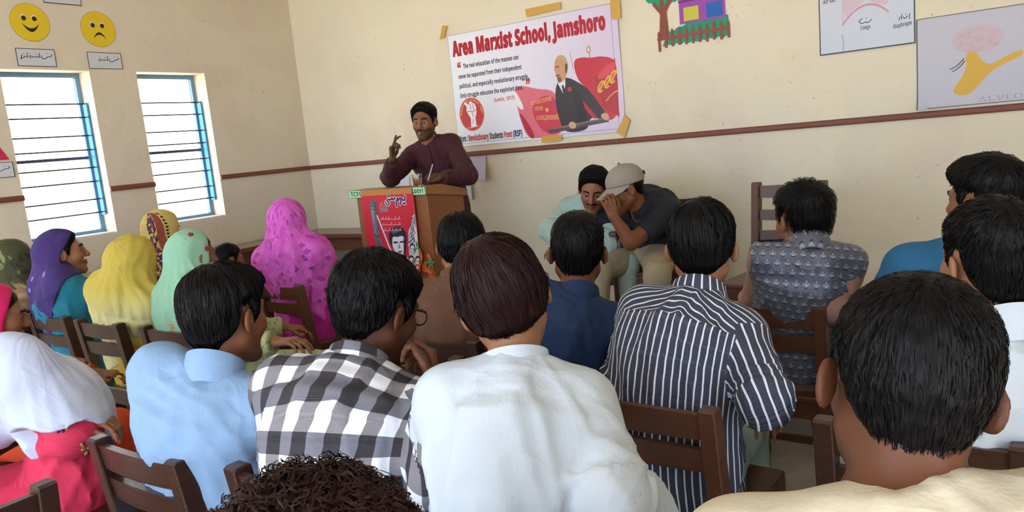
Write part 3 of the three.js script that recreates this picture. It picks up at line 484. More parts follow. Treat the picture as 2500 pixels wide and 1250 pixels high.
{ // hand drawn science charts
  const lung = canvas(800, 1000, (x, w, h) => {
    x.fillStyle = '#ccd0dc'; x.fillRect(0, 0, w, h); x.strokeStyle = '#23232a'; x.lineWidth = 9; x.strokeRect(5, -20, w - 10, h + 14);
    x.globalAlpha = 0.5; curvePoly(x, [[215, 760], [210, 400], [300, 250], [380, 430], [390, 640], [300, 680]], '#d9a5ae'); curvePoly(x, [[420, 640], [420, 430], [520, 250], [600, 420], [600, 690], [520, 670]], '#d9a5ae'); x.globalAlpha = 1;
    x.strokeStyle = '#cf8f9d'; x.lineWidth = 16; x.beginPath(); x.moveTo(200, 790); x.quadraticCurveTo(400, 560, 590, 740); x.stroke(); x.lineWidth = 5; x.beginPath(); x.moveTo(385, 250); x.lineTo(380, 640); x.moveTo(210, 780); x.lineTo(215, 420); x.stroke();
    x.fillStyle = '#1c1c24'; fit(x, 'Lungs', 355, 842, 85, 30, 'bold', 'serif'); fit(x, 'diaphragm', 625, 868, 150, 30, 'bold', 'serif', 0, -0.08); fit(x, 'air sac', 40, 600, 110, 30, 'bold', 'serif');
    strokes(x, [[[4, 0], [3, 1], [2, .4], [1, 1], [0, .2]], [[1, -.6], [0, 0]], [[2.4, -.5]]], 345, 775, 26, 6, '#1c1c24'); strokes(x, [[[4, -.6], [3.8, 1]], [[3.2, 0], [2.4, 1], [1.6, .2]], [[1.2, -.8], [1, 1]], [[.6, 0], [0, 1]], [[2.6, -.6]]], 670, 790, 22, 6, '#1c1c24');
    x.strokeStyle = '#8a8a94'; x.lineWidth = 6; x.beginPath(); x.moveTo(205, 995); x.lineTo(210, 930); x.lineTo(200, 860); x.stroke();
  }, { clamp: true });
  const alv = canvas(1000, 800, (x, w, h) => {
    x.fillStyle = '#c2bfca'; x.fillRect(0, 0, w, h); x.strokeStyle = '#3a3438'; x.lineWidth = 6; x.beginPath(); x.moveTo(4, h); x.lineTo(4, 4); x.lineTo(w, 4); x.moveTo(60, h - 8); x.lineTo(w, h - 8); x.stroke();
    const r = rng(6); x.globalAlpha = 0.4; blob(x, 330, 240, 135, 120, '#d8a2a8'); x.strokeStyle = '#b87f88'; x.lineWidth = 3; for (let i = 0; i < 60; i++) { const a = r() * 7, d = Math.sqrt(r()) * 115; x.beginPath(); x.arc(330 + Math.cos(a) * d, 240 + Math.sin(a) * d * 0.9, 8 + r() * 8, r() * 6, r() * 6 + 3); x.stroke(); } blob(x, 720, 380, 150, 120, '#d8b0ae'); x.globalAlpha = 1;
    curvePoly(x, [[262, 345], [320, 340], [355, 440], [400, 470], [500, 390], [560, 370], [560, 420], [470, 470], [400, 520], [330, 640], [275, 720], [190, 680], [220, 600], [275, 480]], '#d8a92a');
    for (const [a, b] of [[640, 330], [700, 310], [760, 270], [690, 350], [735, 345], [760, 300], [655, 395], [800, 330], [820, 270]]) blob(x, a, b, 17, 17, '#7c4a2c');
    x.strokeStyle = '#4a3440'; x.lineWidth = 7; x.beginPath(); x.moveTo(258, 390); x.quadraticCurveTo(220, 460, 180, 470); x.moveTo(262, 410); x.quadraticCurveTo(230, 480, 195, 490); x.stroke();
    x.fillStyle = '#a29ba6'; fit(x, 'ALVEOLI', 330, 775, 300, 44, 'normal', 'serif');
  }, { clamp: true });
  const a = mesh('lung_chart', sheetGeo(0.49, 0.72, (u, v) => 0.003 + 0.006 * Math.exp(-v * 9)), paperMat(lung, 0.5)); a.position.set(-0.775, 2.154, ZB); tag(a, 'white chart with a black border and a pink lung drawing', 'chart');
  const b = mesh('air_sac_chart', sheetGeo(0.86, 0.483, (u, v) => 0.004 + 0.018 * Math.exp(-u * 7 - v * 9) * 1.5), paperMat(alv, 0.5)); b.position.set(-0.096, 1.677, ZB); tag(b, 'grey chart with a yellow forked tube drawn in chalk above the wooden strip', 'chart');
  const plain_ = (label, x, y, w, h, col, bend) => { const m = mesh('paper_sheet', sheetGeo(w, h, bend), std(col, 0.6)); m.position.set(x, y, ZB); return tag(m, label, 'paper', 'loose papers under the wooden strip'); };
  plain_('lilac sheet curling off the wall below the banner, beside the speaker', -3.58, 1.292, 0.2, 0.19, 0xc9bfd4, (u, v) => 0.004 + 0.04 * sstep(0.4, 1, u) * (1 - v));
  plain_('small white paper on the wall low behind the podium top', -3.70, 1.12, 0.12, 0.13, 0xd8d4da, (u) => 0.004 + 0.02 * u * u);
  plain_('white paper behind the speaker, left of his raised elbow', -4.50, 1.19, 0.16, 0.15, 0xcfccd4, (u, v) => 0.004 + 0.01 * (1 - v)); plain_('white paper behind the speaker, right of the other small sheet', -4.355, 1.19, 0.125, 0.15, 0xd4d1d8, (u, v) => 0.004 + 0.012 * (1 - v));
}
{ // what is fixed to the podium and stands on it
  const p = mesh('may_day_poster', sheetGeo(0.462, 0.60, (u, v) => 0.002 + 0.05 * (1 - sstep(0.0, 0.28, v)) ** 2 + 0.012 * Math.sin(v * 5) * (1 - v) * (u - 0.2), 24, 30, (u, v) => -0.07 * (1 - sstep(0, 0.35, v)) ** 2 * sstep(0.3, 1, u) + 0.03 * (1 - sstep(0, 0.5, v)) * (1 - u)), paperMat(posterTex, 0.3)); p.position.set(-3.467, 0.917, -3.5905); tag(p, 'red poster with a black and white worker on the podium front', 'poster');
  const tp = mesh('tape_band', sheetGeo(0.458, 0.038, () => 0), std(0xc07a3a, 0.4)); tp.position.set(-3.468, 1.226, -3.583); tag(tp, 'orange brown tape band along the top of the red poster', 'tape');
  const sign = canvas(1024, 80, (x, w, h) => { x.fillStyle = '#a9e0ae'; x.fillRect(0, 0, w, h); x.strokeStyle = '#3e6a46'; x.lineWidth = 5; x.strokeRect(2, 2, w - 4, h - 4); x.fillStyle = '#1d3a2a'; fit(x, 'TCFL', 22, 64, 160, 48, 'bold', 'sans-serif', 0); fit(x, 'Kotri', 835, 62, 165, 50, 'bold', 'sans-serif', 0); }, { clamp: true });
  const s = mesh('podium_sign', sheetGeo(0.682, 0.052, () => 0), paperMat(sign, 0.6)); s.position.set(-3.474, 1.222, -3.5895); tag(s, 'pale green paper strip with black letters along the podium edge', 'sign');
  const f = thing('paper_flowers', 'cluster of orange paper petals glued low on the podium front', 'paper decoration', [-3.215, 0.75, -3.608]), or = std(0xd9632c, 0.6), ink = std(0x4a2014, 0.6), gr = std(0x2f9a52, 0.6), r = rng(21);
  for (let i = 0; i < 16; i++) { const px = (r() - 0.5) * 0.15, py = (r() - 0.55) * 0.17, a = r() * 3, g = extrude(circle(0.036, 24, 0.42), 0.002, 0.0005), e = extrude(circle(0.039, 24, 0.45), 0.001, 0); for (const q of [g, e]) { q.rotateZ(a - 1.5); q.translate(px, py, 0.002 + i * 0.0016); } const m = mesh('petal', g, or, f); mesh('petal_outline', e, ink, m); }
  for (const [px, py, n] of [[0.07, 0.01, 5], [-0.03, 0.11, 3]]) for (let i = 0; i < n; i++) { const g = extrude([[0, 0], [0.008, 0.02], [0, 0.045], [-0.008, 0.02]], 0.002, 0); g.rotateZ(i / n * 6.28); g.translate(px, py, 0.03); mesh('leaf', g, gr, f); }
  const gl = new THREE.LatheGeometry([[0.0, 0], [0.026, 0], [0.03, 0.004], [0.036, 0.078], [0.0345, 0.078], [0.0285, 0.008], [0.0, 0.008]].map((q) => new THREE.Vector2(...q)), 32);
  const glass = mesh('water_glass', gl, new THREE.MeshPhysicalMaterial({ color: 0xffffff, roughness: 0.03, transmission: 1, thickness: 0.01, ior: 1.45 })); glass.position.set(-3.255, 1.2465, -3.668); tag(glass, 'clear drinking glass standing on the podium top', 'glass');
}

// ---------- people: one smooth skin per body, hair and clothes as shells around it ----------
const jawCap = (ax, y, z) => cap(ax, y, z, [0.052, -0.052, 0.0], [0.016, -0.104, 0.072], 0.019, 0.016);
function skull(x, y, z) { return smin(ell(x, y - 0.03, z + 0.012, 0.0735, 0.091, 0.097), ell(x, y + 0.03, z - 0.03, 0.060, 0.086, 0.060), 0.035); }
function headShape(x, y, z, o) { // centred between the ears, z towards the nose
  const ax = Math.abs(x);
  let d = skull(x, y, z);
  if (d > 0.09) return d - 0.02;
  d = smin(d, jawCap(ax, y, z), 0.03);
  d = smin(d, sph(ax - 0.04, y + 0.022, z - 0.060, 0.024), 0.03);
  d = smin(d, cap(ax, y, z, [0, 0.026, 0.090], [0.044, 0.030, 0.070], 0.010, 0.011), 0.018);
  d = smax(d, -sph(ax - 0.031, y - 0.006, z - 0.099, 0.0165), 0.014);
  d = smin(d, sph(ax - 0.031, y - 0.007, z - 0.0745, 0.0135), 0.004);
  d = smax(d, -ell(ax - 0.031, y - (o.lid ?? 0.0035), z - 0.092, 0.0125, o.slit ?? 0.0046, 0.0085), 0.003);
  d = smin(d, cap(ax, y, z, [0.019, 0.014, 0.087], [0.044, 0.012, 0.078], 0.004, 0.004), 0.006);
  d = smin(d, cap(x, y, z, [0, 0.016, 0.094], [0, -0.027, 0.113], 0.0075, 0.0125), 0.014);
  d = smin(d, sph(ax - 0.0125, y + 0.031, z - 0.102, 0.008), 0.008);
  d = smin(d, cap(ax, y, z, [0, -0.057, 0.097], [0.022, -0.060, 0.084], 0.0068, 0.004), 0.006);
  d = smin(d, cap(ax, y, z, [0, -0.0705, 0.095], [0.018, -0.0675, 0.085], 0.0078, 0.004), 0.006);
  d = smin(d, sph(x, y + 0.101, z - 0.074, 0.019), 0.026);
  // ears: a cupped shell standing off the head
  const s = o.ear ?? 1, ex = ax - 0.0745 - 0.010 * s, ey = y + 0.006, ez = z + 0.006, ca = Math.cos(0.42 * s), sa = Math.sin(0.42 * s);
  const u = ex * ca - ez * sa * 0 + ez * sa, w = -ex * sa + ez * ca;
  let e = ell(u, ey - 0.1 * w, w, 0.0085, 0.033 - 0.004 * sstep(0, -0.03, ey), 0.0205 + 0.004 * sstep(-0.02, 0.03, ey));
  e = smax(e, -ell(u - 0.010, ey - 0.002, w - 0.004, 0.0085, 0.021, 0.0115), 0.005);
  e = smin(e, ell(u - 0.001, ey + 0.003, w - 0.014, 0.005, 0.006, 0.004), 0.004);
  return smin(d, e, 0.006);
}
// hair: thickness over the skull, negative where there is none
const HL = [[-0.2, -0.075], [-0.085, -0.075], [-0.062, -0.066], [-0.042, -0.045], [-0.030, -0.012], [-0.026, 0.030], [0.004, 0.034], [0.010, 0.020], [0.014, -0.016], [0.030, -0.014], [0.036, 0.022], [0.055, 0.044], [0.074, 0.066], [0.088, 0.080], [0.13, 0.088]];
function hairline(z) { for (let i = 1; i < HL.length; i++) if (z < HL[i][0]) { const a = HL[i - 1], b = HL[i]; return mix(a[1], b[1], (z - a[0]) / (b[0] - a[0])); } return 0.088; }
function hairThick(x, y, z, h) {
  const back = sstep(0.0, -0.05, z), g = y - hairline(z) - (h.nape ?? 0) * back - (h.line ?? 0) * sstep(0.03, 0.07, z), fade = h.fade ?? 0.03;
  const a = sstep(-0.006, fade, g), topness = sstep(0.02, 0.1, y), front = sstep(0.02, 0.08, z) * topness;
  let t = mix(h.side, h.top, topness) + (h.front ?? 0) * front + (h.back ?? 0) * sstep(0.0, -0.07, z) * sstep(-0.06, 0.03, y) + (h.lopside ?? 0) * topness * x / 0.07;
  if (h.bowl) t = mix(t, h.bowl, sstep(0.09, 0.03, y) * sstep(-0.005, 0.012, g));
  return mix(-0.006, t, a);
}
function fingersOf(W, d, n, s, o) { // prims of a hand: W wrist, d towards the fingers, n out of the palm, s towards the thumb
  const out = [], L = (o.size ?? 1), curl = o.curl ?? [0.35, 0.4, 0.45, 0.5], spread = o.spread ?? [0.10, 0.03, -0.04, -0.12];
  const rel = (a, b, c) => add(add(add(W, d, a * L), s, b * L), n, c * L);
  const lens = [[0.042, 0.025, 0.020], [0.046, 0.029, 0.021], [0.042, 0.027, 0.020], [0.034, 0.020, 0.018]], off = [0.029, 0.0095, -0.0105, -0.0285], rad = [0.0085, 0.0088, 0.0083, 0.0073];
  for (let i = 0; i < 4; i++) {
    const K = rel(0.088 - 0.004 * Math.abs(i - 1), off[i], 0);
    out.push([rel(0.008, off[i] * 0.55, 0), K, 0.0135, 0.0115]);
    let p = K, ang = 0; const f = nrm(add(d, s, spread[i]));
    lens[i].forEach((l, k) => { ang += curl[i] * [1.15, 1.6, 1.0][k]; const dir = add(mul(f, Math.cos(ang)), n, Math.sin(ang)), q = add(p, dir, l * L); out.push([p, q, rad[i] * (1 - 0.07 * k), rad[i] * (0.94 - 0.08 * k)]); p = q; });
  }
  const tc = o.thumb ?? 0.5, T0 = rel(0.022, 0.022, 0.004), T1 = add(T0, nrm(add(add(mul(d, 0.62), s, 0.75 * (1 - 0.5 * tc)), n, 0.55 * tc)), 0.042 * L), T2 = add(T1, nrm(add(add(mul(d, 0.95), s, 0.25 * (1 - tc) - 0.2 * tc), n, 0.7 * tc)), 0.031 * L), T3 = add(T2, nrm(add(add(mul(d, 0.95), s, -0.1 - 0.35 * tc), n, 0.6 * tc)), 0.025 * L);
  out.push([T0, T1, 0.0135, 0.0105], [T1, T2, 0.0102, 0.0092], [T2, T3, 0.009, 0.0076]);
  return out;
}
const WP = [[0, 0.168, 0.122], [0.18, 0.172, 0.126], [0.42, 0.152, 0.110], [0.64, 0.166, 0.120], [0.78, 0.170, 0.114], [0.89, 0.128, 0.088], [1.0, 0.060, 0.062]];
function prof(t) { for (let i = 1; i < WP.length; i++) if (t <= WP[i][0]) { const a = WP[i - 1], b = WP[i], q = (t - a[0]) / (b[0] - a[0]), s = q * q * (3 - 2 * q); return [mix(a[1], b[1], s), mix(a[2], b[2], s)]; } return [0.06, 0.062]; }
const stub = new THREE.Color(0x120b09);
function beardMask(x, y, z, onlyMo) { const ax = Math.abs(x), f = sstep(-0.004, 0.018, z - 0.012), low = onlyMo ? 0 : sstep(-0.036, -0.058, y + 0.10 * Math.max(0, 0.075 - z) - 0.012 * sstep(0.03, 0.05, ax)) * f, mo = sstep(0.037, 0.030, ax) * sstep(0.006, 0.001, Math.abs(y + 0.047 + ax * 0.12)) * sstep(0.06, 0.08, z), lips = sstep(0.028, 0.02, ax) * sstep(0.013, 0.008, Math.abs(y + 0.065)) * sstep(0.07, 0.085, z); return Math.max(low * (1 - lips), mo); }
const skinMats = {}, hairMats = {};
const skinMat = (c) => (skinMats[c] ??= std(0xffffff, 0.5, { vertexColors: true, bumpMap: plaster, bumpScale: 0.0005, specularIntensity: 0.6 }));
const hairMat = (c) => (hairMats[c] ??= std(c, 0.48, { specularIntensity: 0.34 }));
const eyeWhite = std(0xa89e96, 0.3), iris = std(0x1c0f0a, 0.2);

function person(c) {
  const th = c.th !== undefined ? c.th * D2R : Math.PI - c.face * D2R, y0 = c.y0 ?? 0, S = c.size ?? 1, seat = c.seat ?? 0.5, ct = Math.cos(th), st = Math.sin(th);
  const loc = (w) => { const dx = w[0] - c.pos[0], dz = w[2] - c.pos[1]; return [dx * ct - dz * st, w[1] - y0, dx * st + dz * ct]; };
  const locDir = (w) => [w[0] * ct - w[2] * st, w[1], w[0] * st + w[2] * ct];
  const root = thing('person', c.label, c.category ?? 'person', [c.pos[0], y0, c.pos[1]], th, c.group);
  // --- head frame ---
  const hth = c.headTh !== undefined ? c.headTh * D2R : Math.PI - (c.headFace ?? c.face) * D2R, pitch = (c.pitch ?? 0) * D2R, roll = (c.roll ?? 0) * D2R;
  const HM = new THREE.Matrix4().makeRotationFromEuler(new THREE.Euler(pitch, hth - th, roll, 'YXZ')), e = HM.elements, HC3 = loc(c.head), hs = (c.headSize ?? 1) * S;
  const HX = [e[0], e[1], e[2]], HY = [e[4], e[5], e[6]], HZ = [e[8], e[9], e[10]];
  const toHead = (x, y, z) => { const q = [x - HC3[0], y - HC3[1], z - HC3[2]]; return [dot(q, HX) / hs, dot(q, HY) / hs, dot(q, HZ) / hs]; };
  const fromHead = (q) => add(add(add(HC3, HX, q[0] * hs), HY, q[1] * hs), HZ, q[2] * hs);
  // --- spine and limbs ---
  const half = new THREE.Matrix4().makeRotationFromEuler(new THREE.Euler(pitch * 0.55 + (c.neckLean ?? 0.1), (hth - th) * 0.3, roll * 0.5, 'YXZ')).elements;
  const N = c.neckAt ? loc(c.neckAt) : add(add(HC3, [half[4], half[5], half[6]], -(c.neckDown ?? 0.150) * S), [half[8], half[9], half[10]], -(c.neckBack ?? 0.055) * S);
  const stand = c.stand, py = stand ? 0.90 * S : seat + 0.085 * S, P = [0, py, 0];
  const b0 = [0, py - 0.085 * S, -0.01], b1 = add(add(P, [0, 0.27 * S, -0.055 * S]), c.slouch ?? [0, 0, 0]), NS = 14, sp = [], bulk = c.bulk ?? 1, deep = c.deep ?? 1, tw = (c.twist ?? 0) * D2R, tilt = (c.tilt ?? 0) * D2R;
  const bez = (t) => lerp3(lerp3(b0, b1, t), lerp3(b1, N, t), t);
  let Ls = 0;
  for (let i = 0; i <= NS; i++) {
    const t = i / NS, p = bez(t), q = bez(Math.min(1, t + 0.02)), r = bez(Math.max(0, t - 0.02)), Tn = nrm(sub(q, r)), k = sstep(0.2, 0.9, t);
    let X = [Math.cos(tw * k), Math.sin(-tilt * k), -Math.sin(tw * k)]; X = nrm(add(X, Tn, -dot(X, Tn)));
    const [w, d] = prof(t); if (i) Ls += len(sub(p, sp[i - 1].p));
    sp.push({ p, T: Tn, X, Z: crs(X, Tn), w: w * bulk * S, d: d * bulk * deep * S });
  }
  const at = (t) => { const f = clamp(t) * NS, i = Math.min(NS - 1, Math.floor(f)), q = f - i, a = sp[i], b = sp[i + 1]; return { p: lerp3(a.p, b.p, q), X: lerp3(a.X, b.X, q), Z: lerp3(a.Z, b.Z, q), T: lerp3(a.T, b.T, q), w: mix(a.w, b.w, q), d: mix(a.d, b.d, q) }; };
  let gT = 0, gPhi = 0, gq = 1, gW = 0, gD = 0;
  function torso(x, y, z, grow) {
    let best = 1e9, bi = 0, bq = 0;
    for (let i = 0; i < NS; i++) {
      const a = sp[i].p, b = sp[i + 1].p, ux = b[0] - a[0], uy = b[1] - a[1], uz = b[2] - a[2], q = clamp(((x - a[0]) * ux + (y - a[1]) * uy + (z - a[2]) * uz) / (ux * ux + uy * uy + uz * uz));
      const dx = x - a[0] - ux * q, dy = y - a[1] - uy * q, dz = z - a[2] - uz * q, d = dx * dx + dy * dy + dz * dz;
      if (d < best) { best = d; bi = i; bq = q; }
    }
    const A = sp[bi], B = sp[bi + 1], m = (u, v) => u + (v - u) * bq;
    const px = x - m(A.p[0], B.p[0]), pY = y - m(A.p[1], B.p[1]), pz = z - m(A.p[2], B.p[2]);
    const lx = px * m(A.X[0], B.X[0]) + pY * m(A.X[1], B.X[1]) + pz * m(A.X[2], B.X[2]), lz = px * m(A.Z[0], B.Z[0]) + pY * m(A.Z[1], B.Z[1]) + pz * m(A.Z[2], B.Z[2]), ly = px * m(A.T[0], B.T[0]) + pY * m(A.T[1], B.T[1]) + pz * m(A.T[2], B.T[2]);
    const w = m(A.w, B.w) + grow, d = m(A.d, B.d) + grow, k0 = Math.sqrt(lx * lx / (w * w) + lz * lz / (d * d)), k1 = Math.sqrt(lx * lx / w ** 4 + lz * lz / d ** 4);
    let r = k1 < 1e-6 ? -Math.min(w, d) : k0 * (k0 - 1) / k1;
    gT = (bi + bq) / NS; gPhi = Math.atan2(lx / w, -lz / d); gq = k0; gW = w; gD = d;
    const over = (bi === 0 && bq === 0) || (bi === NS - 1 && bq === 1) ? Math.abs(ly) : 0;
    return over > 0.001 ? (r > 0 ? Math.hypot(r, over) : Math.max(r, over)) : r;
  }
  const sw = (c.shoulder ?? 0.158) * S, s86 = at(0.875), sh = [], el = [], wr = [];
  const arms = [c.armL ?? {}, c.armR ?? {}], hands = [];
  for (const k of [0, 1]) {
    const sg = k ? -1 : 1, A = arms[k];
    const So = add(add(s86.p, s86.X, sg * sw), add(mul(s86.Z, 0.012), [0, (A.lift ?? 0), 0])); sh.push(So);
    let W = A.w ? loc(A.w) : A.l ? A.l : stand ? [sg * 0.26, 0.86, 0.1] : [sg * 0.10, seat + 0.19, 0.40];
    const L1 = 0.285 * S, L2 = 0.255 * S; let D = sub(W, So), dl = len(D); if (dl > (L1 + L2) * 0.985) { W = add(So, D, (L1 + L2) * 0.985 / dl); D = sub(W, So); dl = len(D); }
    const dn = mul(D, 1 / dl), a = (L1 * L1 - L2 * L2 + dl * dl) / (2 * dl), hgt = Math.sqrt(Math.max(1e-5, L1 * L1 - a * a)); let pole = A.pole ? locDir(A.pole) : [sg * 0.8, -0.8, -0.25]; pole = nrm(add(pole, dn, -dot(pole, dn)));
    el.push(A.e ? loc(A.e) : add(add(So, dn, a), pole, hgt)); wr.push(W);
    const fd = nrm(sub(W, el[k])), hd = A.hand ?? {}, d = hd.dir ? nrm(locDir(hd.dir)) : nrm(add(fd, [0, -0.2, 0.3])); let n = hd.palm ? locDir(hd.palm) : [0, -1, 0]; n = nrm(add(n, d, -dot(n, d))); let s = crs(d, n); if (k === 0) s = mul(s, -1); if (hd.flip) s = mul(s, -1);
    hands.push(fingersOf(W, d, n, mul(s, 1), { size: S, ...hd }));
  }
  const arm1 = [0.047 * S * bulk, 0.040 * S * bulk], arm2 = [0.040 * S * bulk, 0.027 * S];
  const trap = (x, y, z, g) => Math.min(cap(x, y, z, add(at(0.96).p, s86.X, 0.03), add(sh[0], [0, 0.004, 0]), 0.046 * S + g, 0.05 * S + g), cap(x, y, z, add(at(0.96).p, s86.X, -0.03), add(sh[1], [0, 0.004, 0]), 0.046 * S + g, 0.05 * S + g));
  const armD = (k, x, y, z, g1, g2) => smin(cap(x, y, z, sh[k], el[k], arm1[0] + 0.007 + g1, arm1[1] + g1), cap(x, y, z, el[k], wr[k], arm2[0] + g1, arm2[1] + g2), 0.02);
  const neckTop = fromHead([0, -0.05, -0.025]), neckLow = add(N, [0, -0.03, 0]);
  // legs
  const hipJ = [0, 1].map((k) => [(k ? -1 : 1) * 0.085 * S, py - 0.01, 0.02]), spread = c.knees ?? 0.13, kneeJ = c.kneeAt ? c.kneeAt.map(loc) : [0, 1].map((k) => stand ? [(k ? -1 : 1) * 0.1 * S, 0.48 * S, 0.02] : [(k ? -1 : 1) * spread, seat + 0.045, 0.44 * S]), footJ = c.footAt ? c.footAt.map(loc) : [0, 1].map((k) => stand ? [(k ? -1 : 1) * 0.11, 0.08, -0.02] : [(k ? -1 : 1) * spread * 1.05, 0.085, 0.40 * S + (c.footZ ?? 0)]);
  const fdir = kneeJ.map((K, i) => { const q = sub(K, hipJ[i]); return stand ? [0, 0, 1] : nrm([q[0], 0, q[2]]); });
  const legD = (x, y, z, g) => { let d = 1e9; for (const k of [0, 1]) d = Math.min(d, smin(cap(x, y, z, hipJ[k], kneeJ[k], 0.082 * S * bulk + g, 0.056 * S + g), cap(x, y, z, kneeJ[k], footJ[k], 0.054 * S + g, 0.036 * S + g), 0.03)); return d; };
  const footD = (x, y, z, g) => { let d = 1e9; for (const k of [0, 1]) { const t = add(footJ[k], fdir[k], 0.15 * S), h = add(footJ[k], fdir[k], -0.03); d = Math.min(d, smin(cap(x, y, z, [h[0], 0.04, h[2]], [t[0], 0.032, t[2]], 0.034 * S + g, 0.026 * S + g), cap(x, y, z, footJ[k], [h[0] + fdir[k][0] * 0.05, 0.045, h[2] + fdir[k][2] * 0.05], 0.034 * S + g, 0.032 * S + g), 0.03)); } return d; };
  // --- the skin ---
  const hb = 0.145 * hs;
  const bodyF = (x, y, z) => {
    let d = 1e9; const q = toHead(x, y, z), hr = Math.hypot(q[0], q[1], q[2]);
    const nk = cap(x, y, z, neckTop, neckLow, (c.neckR ?? 0.051) * S, 0.056 * S);
    d = hr < 0.26 ? headShape(q[0], q[1], q[2], c) * hs : (hr - 0.14) * hs;
    d = smin(d, nk, 0.025);
    if (c.headOnly) return d;
    d = smin(d, smin(torso(x, y, z, 0), trap(x, y, z, 0), 0.04), 0.03);
    d = smin(d, Math.min(armD(0, x, y, z, 0, 0), armD(1, x, y, z, 0, 0)), 0.03);
    d = smin(d, smin(legD(x, y, z, 0), footD(x, y, z, 0), 0.02), 0.03);
    for (const k of [0, 1]) { const W = wr[k]; if (Math.abs(x - W[0]) + Math.abs(y - W[1]) + Math.abs(z - W[2]) < 0.42) { let h = 1e9; for (const [a, b, ra, rb] of hands[k]) h = smin(h, cap(x, y, z, a, b, ra * S, rb * S), 0.006); d = smin(d, h, 0.012); } }
    return d;
  };
  const all = [HC3, ...sh, ...el, ...wr, ...kneeJ, ...footJ, P, N], lo = [0, 1, 2].map((k) => Math.min(...all.map((p) => p[k])) - 0.21), hi = [0, 1, 2].map((k) => Math.max(...all.map((p) => p[k])) + 0.21); lo[1] = Math.max(lo[1], -0.02);
  const fine = [{ lo: HC3.map((v) => v - hb), hi: HC3.map((v) => v + hb), h: c.hh ?? 0.006 }];
  arms.forEach((A, k) => { if (A.hand && A.show !== false) { const pts = hands[k].flatMap((q) => [q[0], q[1]]); fine.push({ lo: [0, 1, 2].map((i) => Math.min(...pts.map((p) => p[i])) - 0.015), hi: [0, 1, 2].map((i) => Math.max(...pts.map((p) => p[i])) + 0.015), h: c.hh2 ?? 0.0045 }); } });
  const body = surface(bodyF, lo, hi, c.bh ?? 0.017, fine), bp = body.attributes.position, col = new Float32Array(bp.count * 3), sk = new THREE.Color(c.skin ?? 0x7a4a32), lip = new THREE.Color(c.lip ?? 0x6a3230), tmp = new THREE.Color();
  for (let i = 0; i < bp.count; i++) {
    const q = toHead(bp.getX(i), bp.getY(i), bp.getZ(i)), m = sstep(0.012, 0.004, Math.abs(q[1] + 0.064)) * sstep(0.028, 0.02, Math.abs(q[0])) * sstep(0.08, 0.088, q[2]), v = 1 + 0.10 * noise(q[0] * 22, q[1] * 22, q[2] * 22);
    tmp.copy(sk).multiplyScalar(v).lerp(lip, m * 0.7); if (c.stubble) tmp.lerp(stub, c.stubble * beardMask(...q, false) * (0.8 + 0.4 * noise(q[0] * 300, q[1] * 300, q[2] * 300))); tmp.toArray(col, i * 3);
  }
  body.setAttribute('color', new THREE.BufferAttribute(col, 3));
  const uvb = new Float32Array(bp.count * 2); for (let i = 0; i < bp.count; i++) { uvb[i * 2] = bp.getX(i) + bp.getZ(i) * 0.6; uvb[i * 2 + 1] = bp.getY(i) + bp.getZ(i) * 0.4; } body.setAttribute('uv', new THREE.BufferAttribute(uvb, 2));
  const bm = mesh('body', body, skinMat('all'), root);
  const onHead = (name, g, m, parent = root) => { const o = mesh(name, g, m, parent); o.position.set(...HC3); o.quaternion.setFromRotationMatrix(HM); o.scale.setScalar(hs); return o; };
  if (c.facePart !== false) for (const s of [-1, 1]) {
    const g = new THREE.SphereGeometry(0.0125, 20, 14); g.translate(s * 0.031, 0.005, 0.0752); const eye = onHead('eye', plain(g), eyeWhite, bm);
    const h = new THREE.SphereGeometry(0.0064, 14, 10); h.scale(1, 1, 0.5); h.translate(s * 0.031 + (c.gaze ?? 0), 0.003, 0.0858); mesh('iris', plain(h), iris, eye);
    const br = tube([[s * 0.014, 0.029, 0.0985], [s * 0.03, 0.034, 0.0945], [s * 0.048, 0.028, 0.0795]], 0.0042, 12, 8); onHead('eyebrow', br, hairMat(c.hairColor ?? 0x0c0808), bm);
  }
  // --- hair ---
  const hairC = hairMat(c.hairColor ?? 0x0b0809);
  function hairShell(name, thick, o) {
    const nk0 = toHead(...neckLow), f = (x, y, z) => { const s = Math.min(smin(skull(x, y, z), cap(x, y, z, [0, -0.05, -0.025], nk0, 0.050, 0.055), 0.03), 1); return s - thick(x, y, z) - (o.rough ?? 0.002) * noise(x * 60, y * 60, z * 60); };
    const g = surface(f, [-0.135, o.low ?? -0.14, -0.165], [0.135, 0.185, 0.15], o.h ?? 0.0055), p = g.attributes.position, n = g.attributes.normal, r = rng(o.seed ?? 1), keep = [];
    // drop the part of the shell that lies below the skin
    const ix = g.index, tri = []; for (let t = 0; t < ix.count; t += 3) { let m = -1; for (let k = 0; k < 3; k++) { const i = ix.getX(t + k); m = Math.max(m, thick(p.getX(i), p.getY(i), p.getZ(i))); } if (m > -0.0045) tri.push(ix.getX(t), ix.getX(t + 1), ix.getX(t + 2)); }
    for (let i = 0; i < p.count; i++) if (thick(p.getX(i), p.getY(i), p.getZ(i)) > (o.from ?? 0.003)) keep.push(i);
    g.setIndex(tri); const pos = [], nor = [], eps = 0.003, grad = (q) => nrm([f(q[0] + eps, q[1], q[2]) - f(q[0] - eps, q[1], q[2]), f(q[0], q[1] + eps, q[2]) - f(q[0], q[1] - eps, q[2]), f(q[0], q[1], q[2] + eps) - f(q[0], q[1], q[2] - eps)]);
    const Wl = o.whorl ?? [0.012, 0.12, -0.062];
